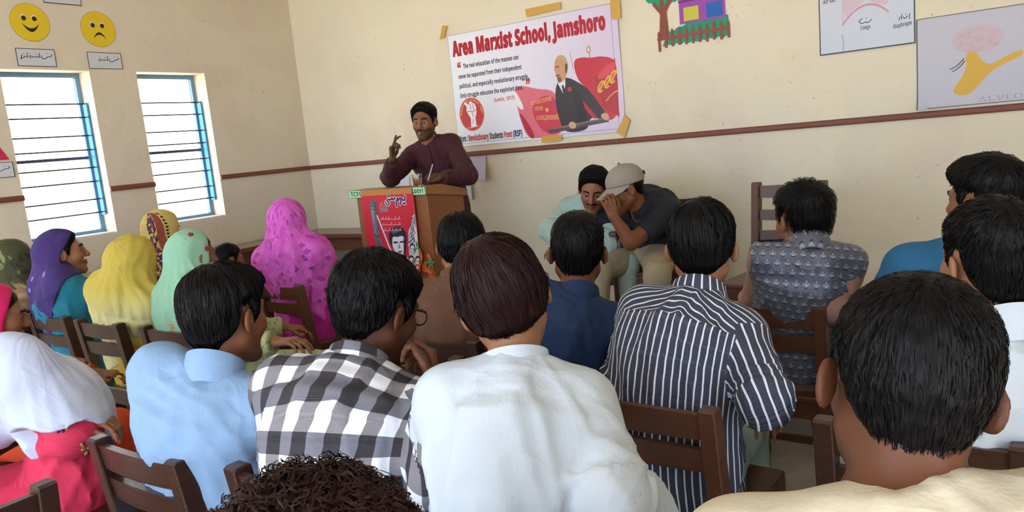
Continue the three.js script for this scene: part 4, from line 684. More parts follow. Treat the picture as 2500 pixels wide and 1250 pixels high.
    for (let i = 0; i < (o.n ?? 1800) && keep.length; i++) {
      const v = keep[Math.floor(r() * keep.length)]; let q = [p.getX(v) + (r() - 0.5) * 0.006, p.getY(v) + (r() - 0.5) * 0.006, p.getZ(v) + (r() - 0.5) * 0.006];
      const L = (o.len ?? 0.05) * (0.6 + 0.8 * r()), n6 = o.seg ?? 6, hw = (o.wide ?? 0.0013) * (0.6 + 0.8 * r()), jx = (r() - 0.5) * (o.messy ?? 0.35), jy = (r() - 0.5) * (o.messy ?? 0.35), cur = o.curl ?? 0, ph = r() * 7, top = (o.lift ?? 0.004) * (0.3 + r()), rows = [], rollA = (r() - 0.5) * 1.3; let pd = null;
      for (let k = 0; k <= n6; k++) {
        const nn = grad(q); q = add(q, nn, -f(...q) + mix(-0.001, top, Math.sin(k / n6 * 2.6)) + (o.spike ?? 0) * (k / n6) ** 2 * (r() * 0.4 + 0.8));
        let d = o.flow ? o.flow(q) : sub(q, Wl); d = nrm(add(d, [jx * 0.1, 0, jy * 0.1])); d = add(d, [0, -0.35 * sstep(0.09, 0.0, q[1]), 0]); d = add(d, nn, -dot(d, nn)); d = nrm(d); d = nrm(add(d, crs(nn, d), jx + cur * Math.sin(ph + k * 1.4))); pd = d;
        const sd0 = crs(nn, d), sd = add(mul(sd0, Math.cos(rollA)), nn, Math.sin(rollA)), w = hw * (k === n6 ? 0.1 : 1 - 0.55 * k / n6); rows.push([add(q, sd, w), add(q, sd, -w), nrm(add(mul(nn, Math.cos(rollA)), sd0, -Math.sin(rollA)))]);
        if (thick(...q) < -0.003 && k > 1 && !o.over) break;
        q = add(q, d, L / n6);
      }
      for (let k = 1; k < rows.length; k++) { const [a, b, na] = rows[k - 1], [c2, d2, nb] = rows[k]; pos.push(...a, ...b, ...c2, ...b, ...d2, ...c2); nor.push(...na, ...na, ...nb, ...na, ...nb, ...nb); }
    }
    const base = g.toNonIndexed(), out = new THREE.BufferGeometry(), A = base.attributes.position.array, B = base.attributes.normal.array, PP = new Float32Array(A.length + pos.length), NN = new Float32Array(A.length + pos.length);
    PP.set(A); PP.set(pos, A.length); NN.set(B); NN.set(nor, A.length); out.setAttribute('position', new THREE.BufferAttribute(PP, 3)); out.setAttribute('normal', new THREE.BufferAttribute(NN, 3));
    return onHead(name, out, hairC);
  }
  if (c.hair) hairShell('hair', (x, y, z) => hairThick(x, y, z, c.hair), { h: c.hairH ?? 0.006, seed: (c.seed ?? 1) * 7, ...c.hair });
  if (c.beard) {
    const th2 = (x, y, z) => beardMask(x, y, z, c.beard.moustacheOnly);
    const f = (x, y, z) => headShape(x, y, z, c) - mix(-0.004, c.beard.t ?? 0.004, th2(x, y, z)) - 0.0012 * noise(x * 160, y * 160, z * 160);
    const g = surface(f, [-0.1, -0.14, -0.02], [0.1, -0.005, 0.13], 0.0035), p = g.attributes.position, ix = g.index, tri = []; for (let t = 0; t < ix.count; t += 3) { let m = 0; for (let k = 0; k < 3; k++) { const i = ix.getX(t + k); m = Math.max(m, th2(p.getX(i), p.getY(i), p.getZ(i))); } if (m > 0.3) tri.push(ix.getX(t), ix.getX(t + 1), ix.getX(t + 2)); } g.setIndex(tri);
    onHead(c.beard.moustacheOnly ? 'moustache' : 'beard', plain(g), hairC);
  }
  // --- shirt ---
  const arc = (phi, w, d) => phi * (w + d) / 2 + (w - d) / 4 * Math.sin(2 * phi);
  const clothUV = (s) => (x, y, z) => {
    const tr = (r) => { torso(x, y, z, s.grow); const m = Math.max(1, gq), W = Math.max(gW, 0.13), D = Math.max(gD, 0.09); if (r === 3) { const dn = sub([x, y, z], N), lx = dot(dn, s86.X); if (!s.yoke) return { u: lx, v: Ls + 0.80 * dot(dn, s86.T) + 0.6 * dot(dn, s86.Z) }; return { u: -0.80 * dot(dn, s86.T) - 0.6 * dot(dn, s86.Z) - 0.30 * Math.abs(lx), v: lx }; } const wy = s.yoke ? 0 : sstep(0.66, 0.92, gT) * sstep(2.3, 1.6, Math.abs(gPhi)), dn = sub([x, y, z], N); return { u: mix(arc(gPhi, W, D) * m, dot(dn, s86.X), wy), v: mix(gT * Ls, Ls + 0.80 * dot(dn, s86.T) + 0.6 * dot(dn, s86.Z), wy) }; };
    const am = (k) => { const t1 = capT([x, y, z], sh[k], el[k]), t2 = capT([x, y, z], el[k], wr[k]), a1 = nrm(sub(el[k], sh[k])), a2 = nrm(sub(wr[k], el[k])), e0 = sub([x, y, z], el[k]), bis = nrm(add(a1, a2)), al = dot(e0, bis), m = sstep(-0.07, 0.07, al), ax = nrm(lerp3(a1, a2, m)), r0 = crs(a1, a2), ref0 = len(r0) > 0.15 ? nrm(r0) : s86.Z, ref = nrm(add(ref0, ax, -dot(ref0, ax))), bi = crs(ax, ref), c0 = m < 0.5 ? lerp3(sh[k], el[k], t1) : lerp3(el[k], wr[k], t2), q = sub([x, y, z], c0); return { u: Math.atan2(dot(q, bi), dot(q, ref)) * 0.056, v: al < 0 ? mix(Math.max(0, dot(sub([x, y, z], sh[k]), a1)), 0.285 + al, m) : mix(0.285 + al, 0.285 + Math.max(0, dot(e0, a2)), m) }; };
    const dt = Math.min(torso(x, y, z, s.grow), trap(x, y, z, s.grow)), phi = gPhi, T = gT, d0 = armD(0, x, y, z, s.grow, s.cuff), d1 = armD(1, x, y, z, s.grow, s.cuff);
    torso(x, y, z, s.grow);
    let r = 0; const k = d0 < d1 ? 0 : 1; if (Math.min(d0, d1) < dt - 0.004) r = 1 + k; else if (s.yoke && gT > s.yoke && Math.abs(gPhi) < 1.9) r = 3;
    const all2 = (rr) => (rr === 0 || rr === 3 ? tr(rr) : am(rr - 1)), q = all2(r);
    return { r, ...q, s: Math.min(d0, d1) - dt + 0.004, y: s.yoke ? T - s.yoke : undefined, period: r === 1 || r === 2 ? 0.352 : r === 0 ? 2 * arc(Math.PI, Math.max(gW, 0.13), Math.max(gD, 0.09)) : 0, all: all2 };
  };
  const sdir = [0, 1].map((k) => nrm(sub(el[k], sh[k])));
  function shirtField(s) {
    const sd = (c.seed ?? 1) * 3.7, A = s.fold ?? 1;
    return (x, y, z) => {
      let d = torso(x, y, z, s.grow), t = gT, ph = gPhi;
      if (d < 0.06) d -= A * (0.006 * noise(ph * 1.5 + t * 1.4, t * 2.3, sd) + 0.009 * ridge(noise(ph * 1.9 - t * 1.8, t * 1.2, sd + 9)) + 0.008 * ridge(noise(ph * 1.9 + t * 2.2, t * 1.5, sd + 4)) + 0.006 * ridge(noise(ph * 0.9 + t, t * 5, sd + 2)) * sstep(0.62, 0.25, t) - 0.004) + (s.belly ?? 0) * Math.max(0, -Math.cos(ph)) * sstep(0.1, 0.4, t) * sstep(0.75, 0.45, t);
      d = smin(d, trap(x, y, z, s.grow - 0.004), 0.045);
      for (const k of [0, 1]) {
        if (s.sleeve === 'none') continue;
        const t1 = capT([x, y, z], sh[k], el[k]), t2 = capT([x, y, z], el[k], wr[k]);
        let a = smin(cap(x, y, z, sh[k], el[k], arm1[0] + 0.008 + s.grow, arm1[1] + s.grow + 0.004), cap(x, y, z, el[k], wr[k], arm2[0] + s.grow + 0.004, arm2[1] + s.cuff), 0.02);
        if (a < 0.05) { const near = Math.exp(-((((t1 - 1) * 0.285 + t2 * 0.255) / 0.09) ** 2)); a -= A * (0.0045 * noise(t1 * 5 + t2 * 6 + x * 9, y * 12 + z * 9, sd + k) + near * 0.009 * ridge(noise((t1 + t2) * 9, x * 6 + z * 6, sd + 2)) + 0.005 * ridge(noise(t1 * 4 + t2 * 4 + y * 6, x * 7 - z * 7, sd + k))); }
        const cut = s.sleeve === 'short' ? dot(sub([x, y, z], lerp3(sh[k], el[k], s.upTo ?? 0.72)), sdir[k]) : s.upTo ? dot(sub([x, y, z], lerp3(el[k], wr[k], s.upTo)), nrm(sub(wr[k], el[k]))) - (t2 <= 0 ? 9 : 0) : dot(sub([x, y, z], lerp3(el[k], wr[k], 0.97)), nrm(sub(wr[k], el[k]))) - (t2 <= 0 ? 9 : 0);
        a = smax(a, cut, 0.004); d = smin(d, a, 0.04);
      }
      if (s.skirt) { let k = 1e9; for (const i of [0, 1]) k = Math.min(k, cap(x, y, z, hipJ[i], lerp3(hipJ[i], kneeJ[i], s.skirt), 0.094 * S * bulk, 0.078 * S)); d = smin(d, k, 0.06); }
      if (s.hem) d = smax(d, dot(sub(at(s.hem).p, [x, y, z]), at(s.hem).T), 0.005);
      return d;
    };
  }
  if (c.shirt) {
    const s = { grow: 0.012, cuff: 0.012, ...c.shirt }, f = shirtField(s), h = s.h ?? 0.010;
    const lo2 = [0, 1, 2].map((k) => Math.min(...[b0, ...sh, ...el, ...wr, N, ...(s.skirt ? kneeJ : [])].map((p) => p[k])) - 0.19), hi2 = [0, 1, 2].map((k) => Math.max(...[b0, ...sh, ...el, ...wr, N, ...(s.skirt ? kneeJ : [])].map((p) => p[k])) + 0.19); lo2[1] = b0[1] - 0.06 - (s.skirt ? 0.1 : 0);
    const g = regionUV(surface(f, lo2, hi2, h), clothUV(s)), sm = mesh(s.name ?? 'shirt', g, s.mat, root);
    if (s.collar) { // a swept band round the neck, folded over or standing
      const up = nrm(sub(neckTop, N)), cx = nrm(add([1, 0, 0], up, -up[0])), cz = crs(cx, up), fold = s.collar === 'fold', H = s.collarH ?? 0.042, rx = 0.063 * S * (s.collarR ?? 1), rz = 0.066 * S * (s.collarR ?? 1), pf = fold ? [[0.0, -0.03], [0.001, 0.2 * H], [0.001, H * 0.95], [0.004, H * 1.06], [0.008, H], [0.013, H * 0.55], [0.019, H * 0.02], [0.0165, -0.002], [0.011, H * 0.45]] : [[-0.006, -0.03], [0.0, H * 0.5], [0.0, H], [0.003, H + 0.001], [0.0045, H * 0.5], [0.003, -0.006], [-0.004, -0.03]], n = 48, P2 = [], U2 = [], I2 = [], gap = fold ? 0.35 : 0.16;
      for (let i = 0; i <= n; i++) { const a = mix(-Math.PI + gap, Math.PI - gap, i / n), bk = Math.cos(a), base = add(add(N, up, 0.006 + 0.014 * bk), cz, -0.004); pf.forEach(([o, y], j) => { const e = fold && j >= 5 ? 0.004 * noise(a * 2, j, c.seed ?? 1) : 0, q = add(add(add(base, cx, Math.sin(a) * (rx + o + e)), cz, -bk * (rz + o + e)), up, y); P2.push(...q); U2.push(a * 0.066, j * 0.014); }); }
      const m = pf.length; for (let i = 0; i < n; i++) for (let j = 0; j < m - 1; j++) { const a = i * m + j; I2.push(a, a + 1, a + m, a + 1, a + m + 1, a + m); }
      const cg = new THREE.BufferGeometry(); cg.setAttribute('position', new THREE.BufferAttribute(Float32Array.from(P2), 3)); cg.setAttribute('uv', new THREE.BufferAttribute(Float32Array.from(U2), 2)); cg.setIndex(I2); cg.computeVertexNormals(); mesh('collar', plain(cg), s.collarMat ?? s.mat, sm);
    }
    if (s.extra) s.extra(sm, { sh, el, wr, at, N, f, hipJ, kneeJ, s86, fromHead, S, loc, dirTo: locDir });
  }
  if (c.vest) { const v = { grow: 0.022, cuff: 0.012, sleeve: 'none', fold: 0.6, ...c.vest }; const f = shirtField(v); const g = regionUV(surface((x, y, z) => { let d = f(x, y, z); for (const k of [0, 1]) d = smax(d, -cap(x, y, z, add(sh[k], s86.X, (k ? -1 : 1) * (v.hole ?? 0.075)), add(add(sh[k], s86.X, (k ? -1 : 1) * 0.13), sdir[k], 0.16), 0.06, 0.095), 0.006); return smax(d, dot(sub(at(0.05).p, [x, y, z]), [0, 1, 0]), 0.004); }, [-0.36, b0[1] - 0.03, -0.34], [0.36, N[1] + 0.05, N[2] + 0.3], v.h ?? 0.009), clothUV(v)); mesh('vest', g, v.mat, root); }
  // --- trousers and shoes ---
  if (c.trousers) { const f = (x, y, z) => smin(legD(x, y, z, 0.014) - 0.005 * noise(x * 12, y * 9, z * 12) - 0.004 * noise(x * 25, y * 6, z * 25), ell(x, y - py + 0.0, z, 0.175 * S * bulk, 0.10 * S, 0.14 * S * bulk), 0.04); const cutY = 0.085; const g = surface((x, y, z) => smax(smax(f(x, y, z), cutY - y, 0.004), y - py - (c.waist ?? 0.075), 0.004), [lo[0], 0.03, lo[2]], [hi[0], py + 0.12, hi[2]], c.th2 ?? 0.015), p = g.attributes.position, uv = new Float32Array(p.count * 2); for (let i = 0; i < p.count; i++) { uv[i * 2] = p.getX(i) + 0.3 * p.getZ(i); uv[i * 2 + 1] = p.getY(i) + p.getZ(i); } g.setAttribute('uv', new THREE.BufferAttribute(uv, 2)); mesh(c.trousersName ?? 'trousers', plain(g), c.trousers, root); }
  if (c.shoes) for (const k of [0, 1]) { const t = footJ[k], F = fdir[k]; const g = surface((x, y, z) => { const tip = add(t, F, 0.15 * S), h = add(t, F, -0.03); return smax(smin(cap(x, y, z, [h[0], 0.042, h[2]], [tip[0], 0.036, tip[2]], 0.042, 0.036), cap(x, y, z, [t[0], 0.075, t[2]], [t[0] + F[0] * 0.06, 0.05, t[2] + F[2] * 0.06], 0.042, 0.04), 0.03), 0.004 - y, 0.004); }, [t[0] - 0.25, -0.02, t[2] - 0.25], [t[0] + 0.25, 0.15, t[2] + 0.25], 0.009); mesh('shoe', plain(g), c.shoes, root); }
  // --- scarf ---
  if (c.scarf) {
    const s = { hood: 0.016, front: 0.02, lean: -0.2, low: 0.55, arm: 0.6, grow: 0.024, fold: 1, ...c.scarf }, sd = (c.seed ?? 1) * 5.3, nx = N[0], nz = N[2];
    const f = (x, y, z) => {
      const q = toHead(x, y, z); let h = smin(skull(...q), jawCap(Math.abs(q[0]), q[1], q[2]), 0.03); if (h < 0.12) h -= s.hood + 0.004 * noise(q[0] * 9, q[1] * 9, q[2] * 9) + s.fold * 0.0035 * noise(q[0] * 6 + q[1] * 16, q[2] * 22 - q[1] * 8, sd); h *= hs;
      h = smin(h, cap(x, y, z, fromHead([0, 0.0, -0.055]), fromHead([0, -0.13, -0.07]), (s.tail ?? 0.065) * S, (s.tail ?? 0.065) * 1.1 * S), 0.05);
      const cutH = (q[2] + q[1] * s.lean - s.front) * hs; h = smax(h, cutH, 0.008);
      let d = smin(torso(x, y, z, s.grow), trap(x, y, z, s.grow), 0.06);
      for (const k of [0, 1]) { const a = cap(x, y, z, sh[k], lerp3(sh[k], el[k], s.arm), 0.062 * S + s.grow * 0.6, 0.06 * S + s.grow); d = smin(d, a, 0.07); }
      d = smin(d, cap(x, y, z, fromHead([0, -0.07, -0.03]), add(N, [0, -0.02, -0.01]), 0.074 * S, 0.10 * S), 0.09);
      d = smax(d, (z - N[2] - (s.open ?? 0.14)), 0.02);
      if (s.shape) d = s.shape(d, x, y, z, { N, sh, el, wr, at, fromHead, toHead });
      const an = Math.atan2(x - nx, -(z - nz)); if (d < 0.08) d -= s.fold * (0.008 * noise(an * 3.2 + y * 2.0, y * 1.6, sd + 1) + 0.006 * (0.3 - Math.abs(noise(an * 5 - y * 5, y * 2.5, sd + 3))));
      d = smax(d, (typeof s.low === 'function' ? s.low(x, z, an) : s.low) + 0.012 * Math.sin(an * 4 + sd) - y, 0.004);
      return smin(d, h, s.join ?? 0.055);
    };
    const pts = [HC3, ...sh, ...el, P, ...(s.reach ? wr : [])], g0 = surface(f, [0, 1, 2].map((k) => Math.min(...pts.map((p) => p[k])) - 0.22), [0, 1, 2].map((k) => Math.max(...pts.map((p) => p[k])) + 0.22), s.h ?? 0.010, [{ lo: HC3.map((v) => v - hb), hi: HC3.map((v) => v + hb), h: s.h1 ?? 0.008 }]);
    const g = regionUV(g0, (x, y, z) => ({ r: 0, u: Math.atan2(x - nx, -(z - nz)) * 0.16, v: y, period: 2 * Math.PI * 0.16 }));
    const sm = mesh('head_scarf', g, s.mat, root); if (s.extra) s.extra(sm, { fromHead, N, HC3, f });
  }
  if (c.extra) c.extra(root, { onHead, fromHead, hands, sh, el, wr, N, at, bm, body: bodyF, loc });
  return root;
}

// ---------- clothes ----------
const cloth = (color, more = {}) => std(color, 0.82, { bumpMap: wrinkle, bumpScale: 0.007, sheen: 0.25, sheenRoughness: 0.6, ...more });
const patterned = (w, h, size, draw, more = {}) => cloth(0xffffff, { map: canvas(w, h, draw, { size }), ...more });
const C = {
  maroon: cloth(0x43151f), brown: cloth(0x63402c), navy: cloth(0x122b52), blue: cloth(0x1f5f88), white: cloth(0xc6ced8), cream: cloth(0xcdbfa6), lightBlue: cloth(0x86a3c6), mint: cloth(0xa6bbb2), black: cloth(0x14151f), khaki: cloth(0xa3957c), teal: cloth(0x13748a), coral: cloth(0xd92f52), orange: cloth(0xd9441a), skinTan: cloth(0xa37c6c), rust: cloth(0x6b3f38), greyTrouser: cloth(0x4a4a52), jeans: cloth(0x4f6f9c), paleTrouser: cloth(0xc9c3b8), greenTrouser: cloth(0x9fb9b0), cap: cloth(0x9a8d80), yellowKameez: cloth(0xd0ab3c), olivePale: cloth(0xa8a67c), darkPlum: cloth(0x3a1d2c),
  stripes: patterned(128, 128, [0.0385, 0.0385], (x, w, h) => { x.fillStyle = '#e2e3ec'; x.fillRect(0, 0, w, h); x.fillStyle = '#2b2f42'; x.fillRect(8, 0, 50, h); x.fillRect(72, 0, 50, h); x.globalAlpha = 0.12; x.fillStyle = '#ffffff'; for (let i = 0; i < h; i += 6) x.fillRect(0, i, w, 3); x.globalAlpha = 1; }),
  checks: patterned(256, 256, [0.072, 0.072], (x, w, h) => { x.fillStyle = '#e4e6ec'; x.fillRect(0, 0, w, h); x.fillStyle = 'rgba(46,38,44,0.62)'; x.fillRect(0, 0, 128, h); x.fillStyle = 'rgba(40,36,50,0.66)'; x.fillRect(0, 0, w, 128); x.fillStyle = '#1d1820'; x.fillRect(0, 0, 128, 128); x.globalAlpha = 0.1; x.fillStyle = '#fff'; for (let i = 0; i < w; i += 5) { x.fillRect(i, 0, 2, h); x.fillRect(0, i, w, 2); } x.globalAlpha = 1; }),
  vest: patterned(256, 256, [0.064, 0.064], (x, w, h) => { x.fillStyle = '#5f6270'; x.fillRect(0, 0, w, h); const fan = (cx, cy) => { x.strokeStyle = '#a9acb6'; x.lineWidth = 5; for (let k = -3; k <= 3; k++) { x.beginPath(); x.moveTo(cx, cy + 24); x.quadraticCurveTo(cx + k * 8, cy, cx + k * 15, cy - 22 + Math.abs(k) * 4); x.stroke(); } blob(x, cx, cy - 34, 9, 9, '#b9bbc4'); blob(x, cx, cy + 34, 26, 10, '#3a3c48'); blob(x, cx - 38, cy + 10, 6, 6, '#8f929e'); blob(x, cx + 38, cy + 10, 6, 6, '#8f929e'); }; fan(64, 64); fan(192, 64); fan(0, 192); fan(128, 192); fan(256, 192); }, { roughness: 0.42, metalness: 0.25 }),
  pinkPrint: patterned(512, 512, [0.36, 0.36], (x, w, h) => { x.fillStyle = '#d95fc4'; x.fillRect(0, 0, w, h); const r = rng(31); for (let i = 0; i < 70; i++) { x.fillStyle = `rgba(${r() < 0.5 ? '236,132,214' : '196,60,170'},${0.12 + r() * 0.2})`; x.beginPath(); x.ellipse(r() * w, r() * h, 20 + r() * 60, 10 + r() * 30, r() * 3, 0, 7); x.fill(); } for (let i = 0; i < 42; i++) { const a = r() * w, b = r() * h, t = r() * 6; x.save(); x.translate(a, b); x.rotate(t); x.fillStyle = x.strokeStyle = r() < 0.6 ? '#8e2f86' : '#a8458f'; x.lineWidth = 2.5; if (r() < 0.5) { for (let k = 0; k < 5; k++) { x.beginPath(); x.ellipse(Math.cos(k * 1.26) * 8, Math.sin(k * 1.26) * 8, 8, 5, k * 1.26, 0, 7); x.fill(); } } else { x.beginPath(); x.moveTo(-20, 0); x.lineTo(20, 0); x.stroke(); for (let k = -2; k < 3; k++) for (const s of [-1, 1]) { x.beginPath(); x.ellipse(k * 8, s * 8, 7, 3, s * 0.8, 0, 7); x.fill(); } } x.restore(); } }),
  magenta: patterned(256, 256, [0.3, 0.3], (x, w, h) => { x.fillStyle = '#c4269c'; x.fillRect(0, 0, w, h); const r = rng(33); for (let i = 0; i < 60; i++) blob(x, r() * w, r() * h, 6 + r() * 20, 4 + r() * 14, `rgba(150,20,120,${r() * 0.4})`, r() * 3); }),
  mintScarf: cloth(0x8fbf9f), yellowScarf: patterned(64, 512, [1.0, 1.4], (x, w, h) => { const g = x.createLinearGradient(0, h, 0, 0); g.addColorStop(0, '#d6d098'); g.addColorStop(0.60, '#d6cf92'); g.addColorStop(0.70, '#c4ad48'); g.addColorStop(1, '#bda23a'); x.fillStyle = g; x.fillRect(0, 0, w, h); }),  // yellow scarf: one cloth, window light on the shoulders painted in as paler yellow
  purpleScarf: patterned(512, 512, [1.0053, 0.9], (x, w, h) => { x.fillStyle = '#3b2467'; x.fillRect(0, 0, w, h); const r = rng(35); for (let i = 0; i < 90; i++) blob(x, r() * w, r() * h, 10 + r() * 40, 4 + r() * 16, `rgba(${r() < 0.5 ? '86,62,140' : '36,18,64'},${r() * 0.35})`, r() * 3); const q = rng(36); for (let i = 0; i < 14; i++) blob(x, q() * w, q() * h, 5, 7, '#8f7fb8'); }),
  patternScarf: patterned(1024, 512, [1.0053, 0.5], (x, w, h) => { // u: angle round the head, centre of the back at 0
    x.fillStyle = '#cdb264'; x.fillRect(0, 0, w, h); const r = rng(37);
    for (const s of [1]) { const X = (u) => ((u + 1) % 1) * w; x.fillStyle = '#8e3f2c'; x.fillRect(X(0.245), 0, 0.075 * w, h); x.fillRect(X(-0.32), 0, 0.075 * w, h); x.fillStyle = '#d8b25a'; for (const u of [0.243, 0.318, -0.322, -0.247]) x.fillRect(X(u), 0, 9, h); for (let i = 0; i < 400; i++) { const side = r() < 0.5 ? 1 : -1, u = side * (0.15 + r() * 0.09); blob(x, X(u), r() * h, 5 + r() * 12, 4 + r() * 9, r() < 0.75 ? '#4a2445' : '#7a3a4c', r() * 3); } for (let i = 0; i < 130; i++) { const u = (r() - 0.5) * 0.22; blob(x, X(u), r() * h, 2 + r() * 5, 2 + r() * 4, '#8a6a3c', r() * 3); } x.fillStyle = '#2a1a24'; for (let i = 0; i < h; i += 22) { x.fillRect(X(0.325), i, 20, 12); x.fillRect(X(-0.345), i, 20, 12); } }
  }),
  plumPrint: patterned(256, 256, [0.2, 0.2], (x, w, h) => { x.fillStyle = '#3c1d2a'; x.fillRect(0, 0, w, h); const r = rng(39); for (let i = 0; i < 60; i++) blob(x, r() * w, r() * h, 4 + r() * 12, 3 + r() * 8, r() < 0.5 ? '#c9a878' : '#7a3442', r() * 3); }),
  oliveScarf: patterned(512, 256, [1.0053, 0.5], (x, w, h) => { x.fillStyle = '#47492f'; x.fillRect(0, 0, w, h); const r = rng(41); for (let i = 0; i < 260; i++) blob(x, r() * w, r() * h, 3 + r() * 12, 2 + r() * 8, ['#2c2f22', '#6e7a4a', '#8a8a58', '#39331f'][Math.floor(r() * 4)], r() * 3); x.fillStyle = '#6fa06a'; x.fillRect(w * 0.2, 0, 16, h); }),
  shawl: patterned(256, 256, [0.4, 0.4], (x, w, h) => { x.fillStyle = '#8a6a48'; x.fillRect(0, 0, w, h); const r = rng(43); for (let i = 0; i < 160; i++) blob(x, r() * w, r() * h, 3 + r() * 14, 2 + r() * 8, r() < 0.5 ? 'rgba(70,48,34,0.35)' : 'rgba(190,160,110,0.35)', r() * 3); }),
  hotPink: cloth(0xd81463), whiteScarf: cloth(0xc9cfe6), sock: cloth(0x2a2a30), leather: std(0x2a1a14, 0.45), sandal: std(0x4a2e20, 0.55),
  limeLace: patterned(128, 128, [0.12, 0.12], (x, w, h) => { x.fillStyle = '#a9ac7e'; x.fillRect(0, 0, w, h); const r = rng(45); for (let i = 0; i < 40; i++) blob(x, r() * w, r() * h, 3 + r() * 7, 2 + r() * 4, '#7f8458', r() * 3); }),
};
const button = (sm, p, r = 0.005, m = C.white) => { const g = new THREE.SphereGeometry(r, 12, 8); g.scale(1, 1, 0.6); g.translate(...p); mesh('button', plain(g), m, sm); };
const SK = { a: 0x6b3f28, b: 0x7d4c31, c: 0x8a5a3e, d: 0x5c3521, e: 0x9a6a4c };
const men = { hair: { top: 0.020, side: 0.009, nape: 0.0 }, trousers: C.greyTrouser, shoes: C.leather, seat: 0.485, shoulder: 0.142, bulk: 0.96 };
const sit = (o) => person({ ...men, ...o, hair: o.hair === null ? null : { ...men.hair, ...o.hair } });

// ---------- the speaker and the two men on the platform ----------
sit({ label: 'standing speaker in a maroon tunic behind the podium, one hand raised', pos: [-3.46, -4.16], y0: 0.2, th: 30, stand: true, size: 0.94, headSize: 1.03, head: [-3.459, 1.661, -4.033], headTh: 20, pitch: 6, roll: -2, skin: SK.c, stubble: 0.85, seed: 3, hh: 0.0042, shoulder: 0.155,
  hair: { top: 0.021, side: 0.007, front: 0.008, line: 0.016, n: 1800, len: 0.05, messy: 0.5, lift: 0.005, spike: 0.002, wide: 0.0016 }, beard: { moustacheOnly: true, t: 0.004 },
  armR: { w: [-3.415, 1.43, -3.625], e: [-3.572, 1.305, -3.745], hand: { dir: [0.05, 1, -0.1], palm: [0.75, 0, -0.3], curl: [0.05, 0.3, 0.75, 0.85], thumb: 0.35, spread: [0.25, 0.05, -0.05, -0.12] } },
  armL: { w: [-3.145, 1.283, -3.752], e: [-3.105, 1.275, -4.015], hand: { dir: [-0.75, -0.05, 0.5], palm: [-0.3, -0.5, -0.6], curl: [0.8, 0.85, 0.9, 0.95], thumb: 0.9 } },
  shirt: { mat: C.maroon, grow: 0.016, cuff: 0.016, collar: 'stand', collarH: 0.032, name: 'tunic', skirt: 0.9, h: 0.009, upTo: 0.9, extra: (sm, q) => { const p = [0.985, 0.9, 0.8, 0.7].map((t) => { const a = q.at(t); return add(a.p, a.Z, a.d + 0.017); }); mesh('placket', tube(p, 0.006, 20, 6), C.maroon, sm); } } });
sit({ label: 'seated man with moustache in a mint green shirt, bending to listen', pos: [-2.24, -4.30], y0: 0.2, th: 22, seat: 0.46, head: [-2.109, 1.151, -3.896], headTh: 18, pitch: 22, roll: -8, slit: 0.0025, lid: 0.002, skin: SK.c, stubble: 0.2, seed: 5, hh: 0.0045, hair: { top: 0.022, side: 0.011, front: 0.006, line: 0.014, n: 1600, len: 0.045, messy: 0.5, wide: 0.0016 }, beard: { moustacheOnly: true, t: 0.006 }, bulk: 1.12, shoulder: 0.17, trousers: C.mint, neckLean: -0.1, neckAt: [-2.19, 1.055, -4.02],
  armR: { w: [-2.22, 0.86, -3.66], e: [-2.395, 0.925, -3.86] }, armL: { w: [-2.24, 0.85, -3.76], pole: [0.8, -0.6, -0.4] }, shirt: { mat: C.mint, grow: 0.018, cuff: 0.018, collar: 'fold', skirt: 0.75, h: 0.010, fold: 1.2 } });
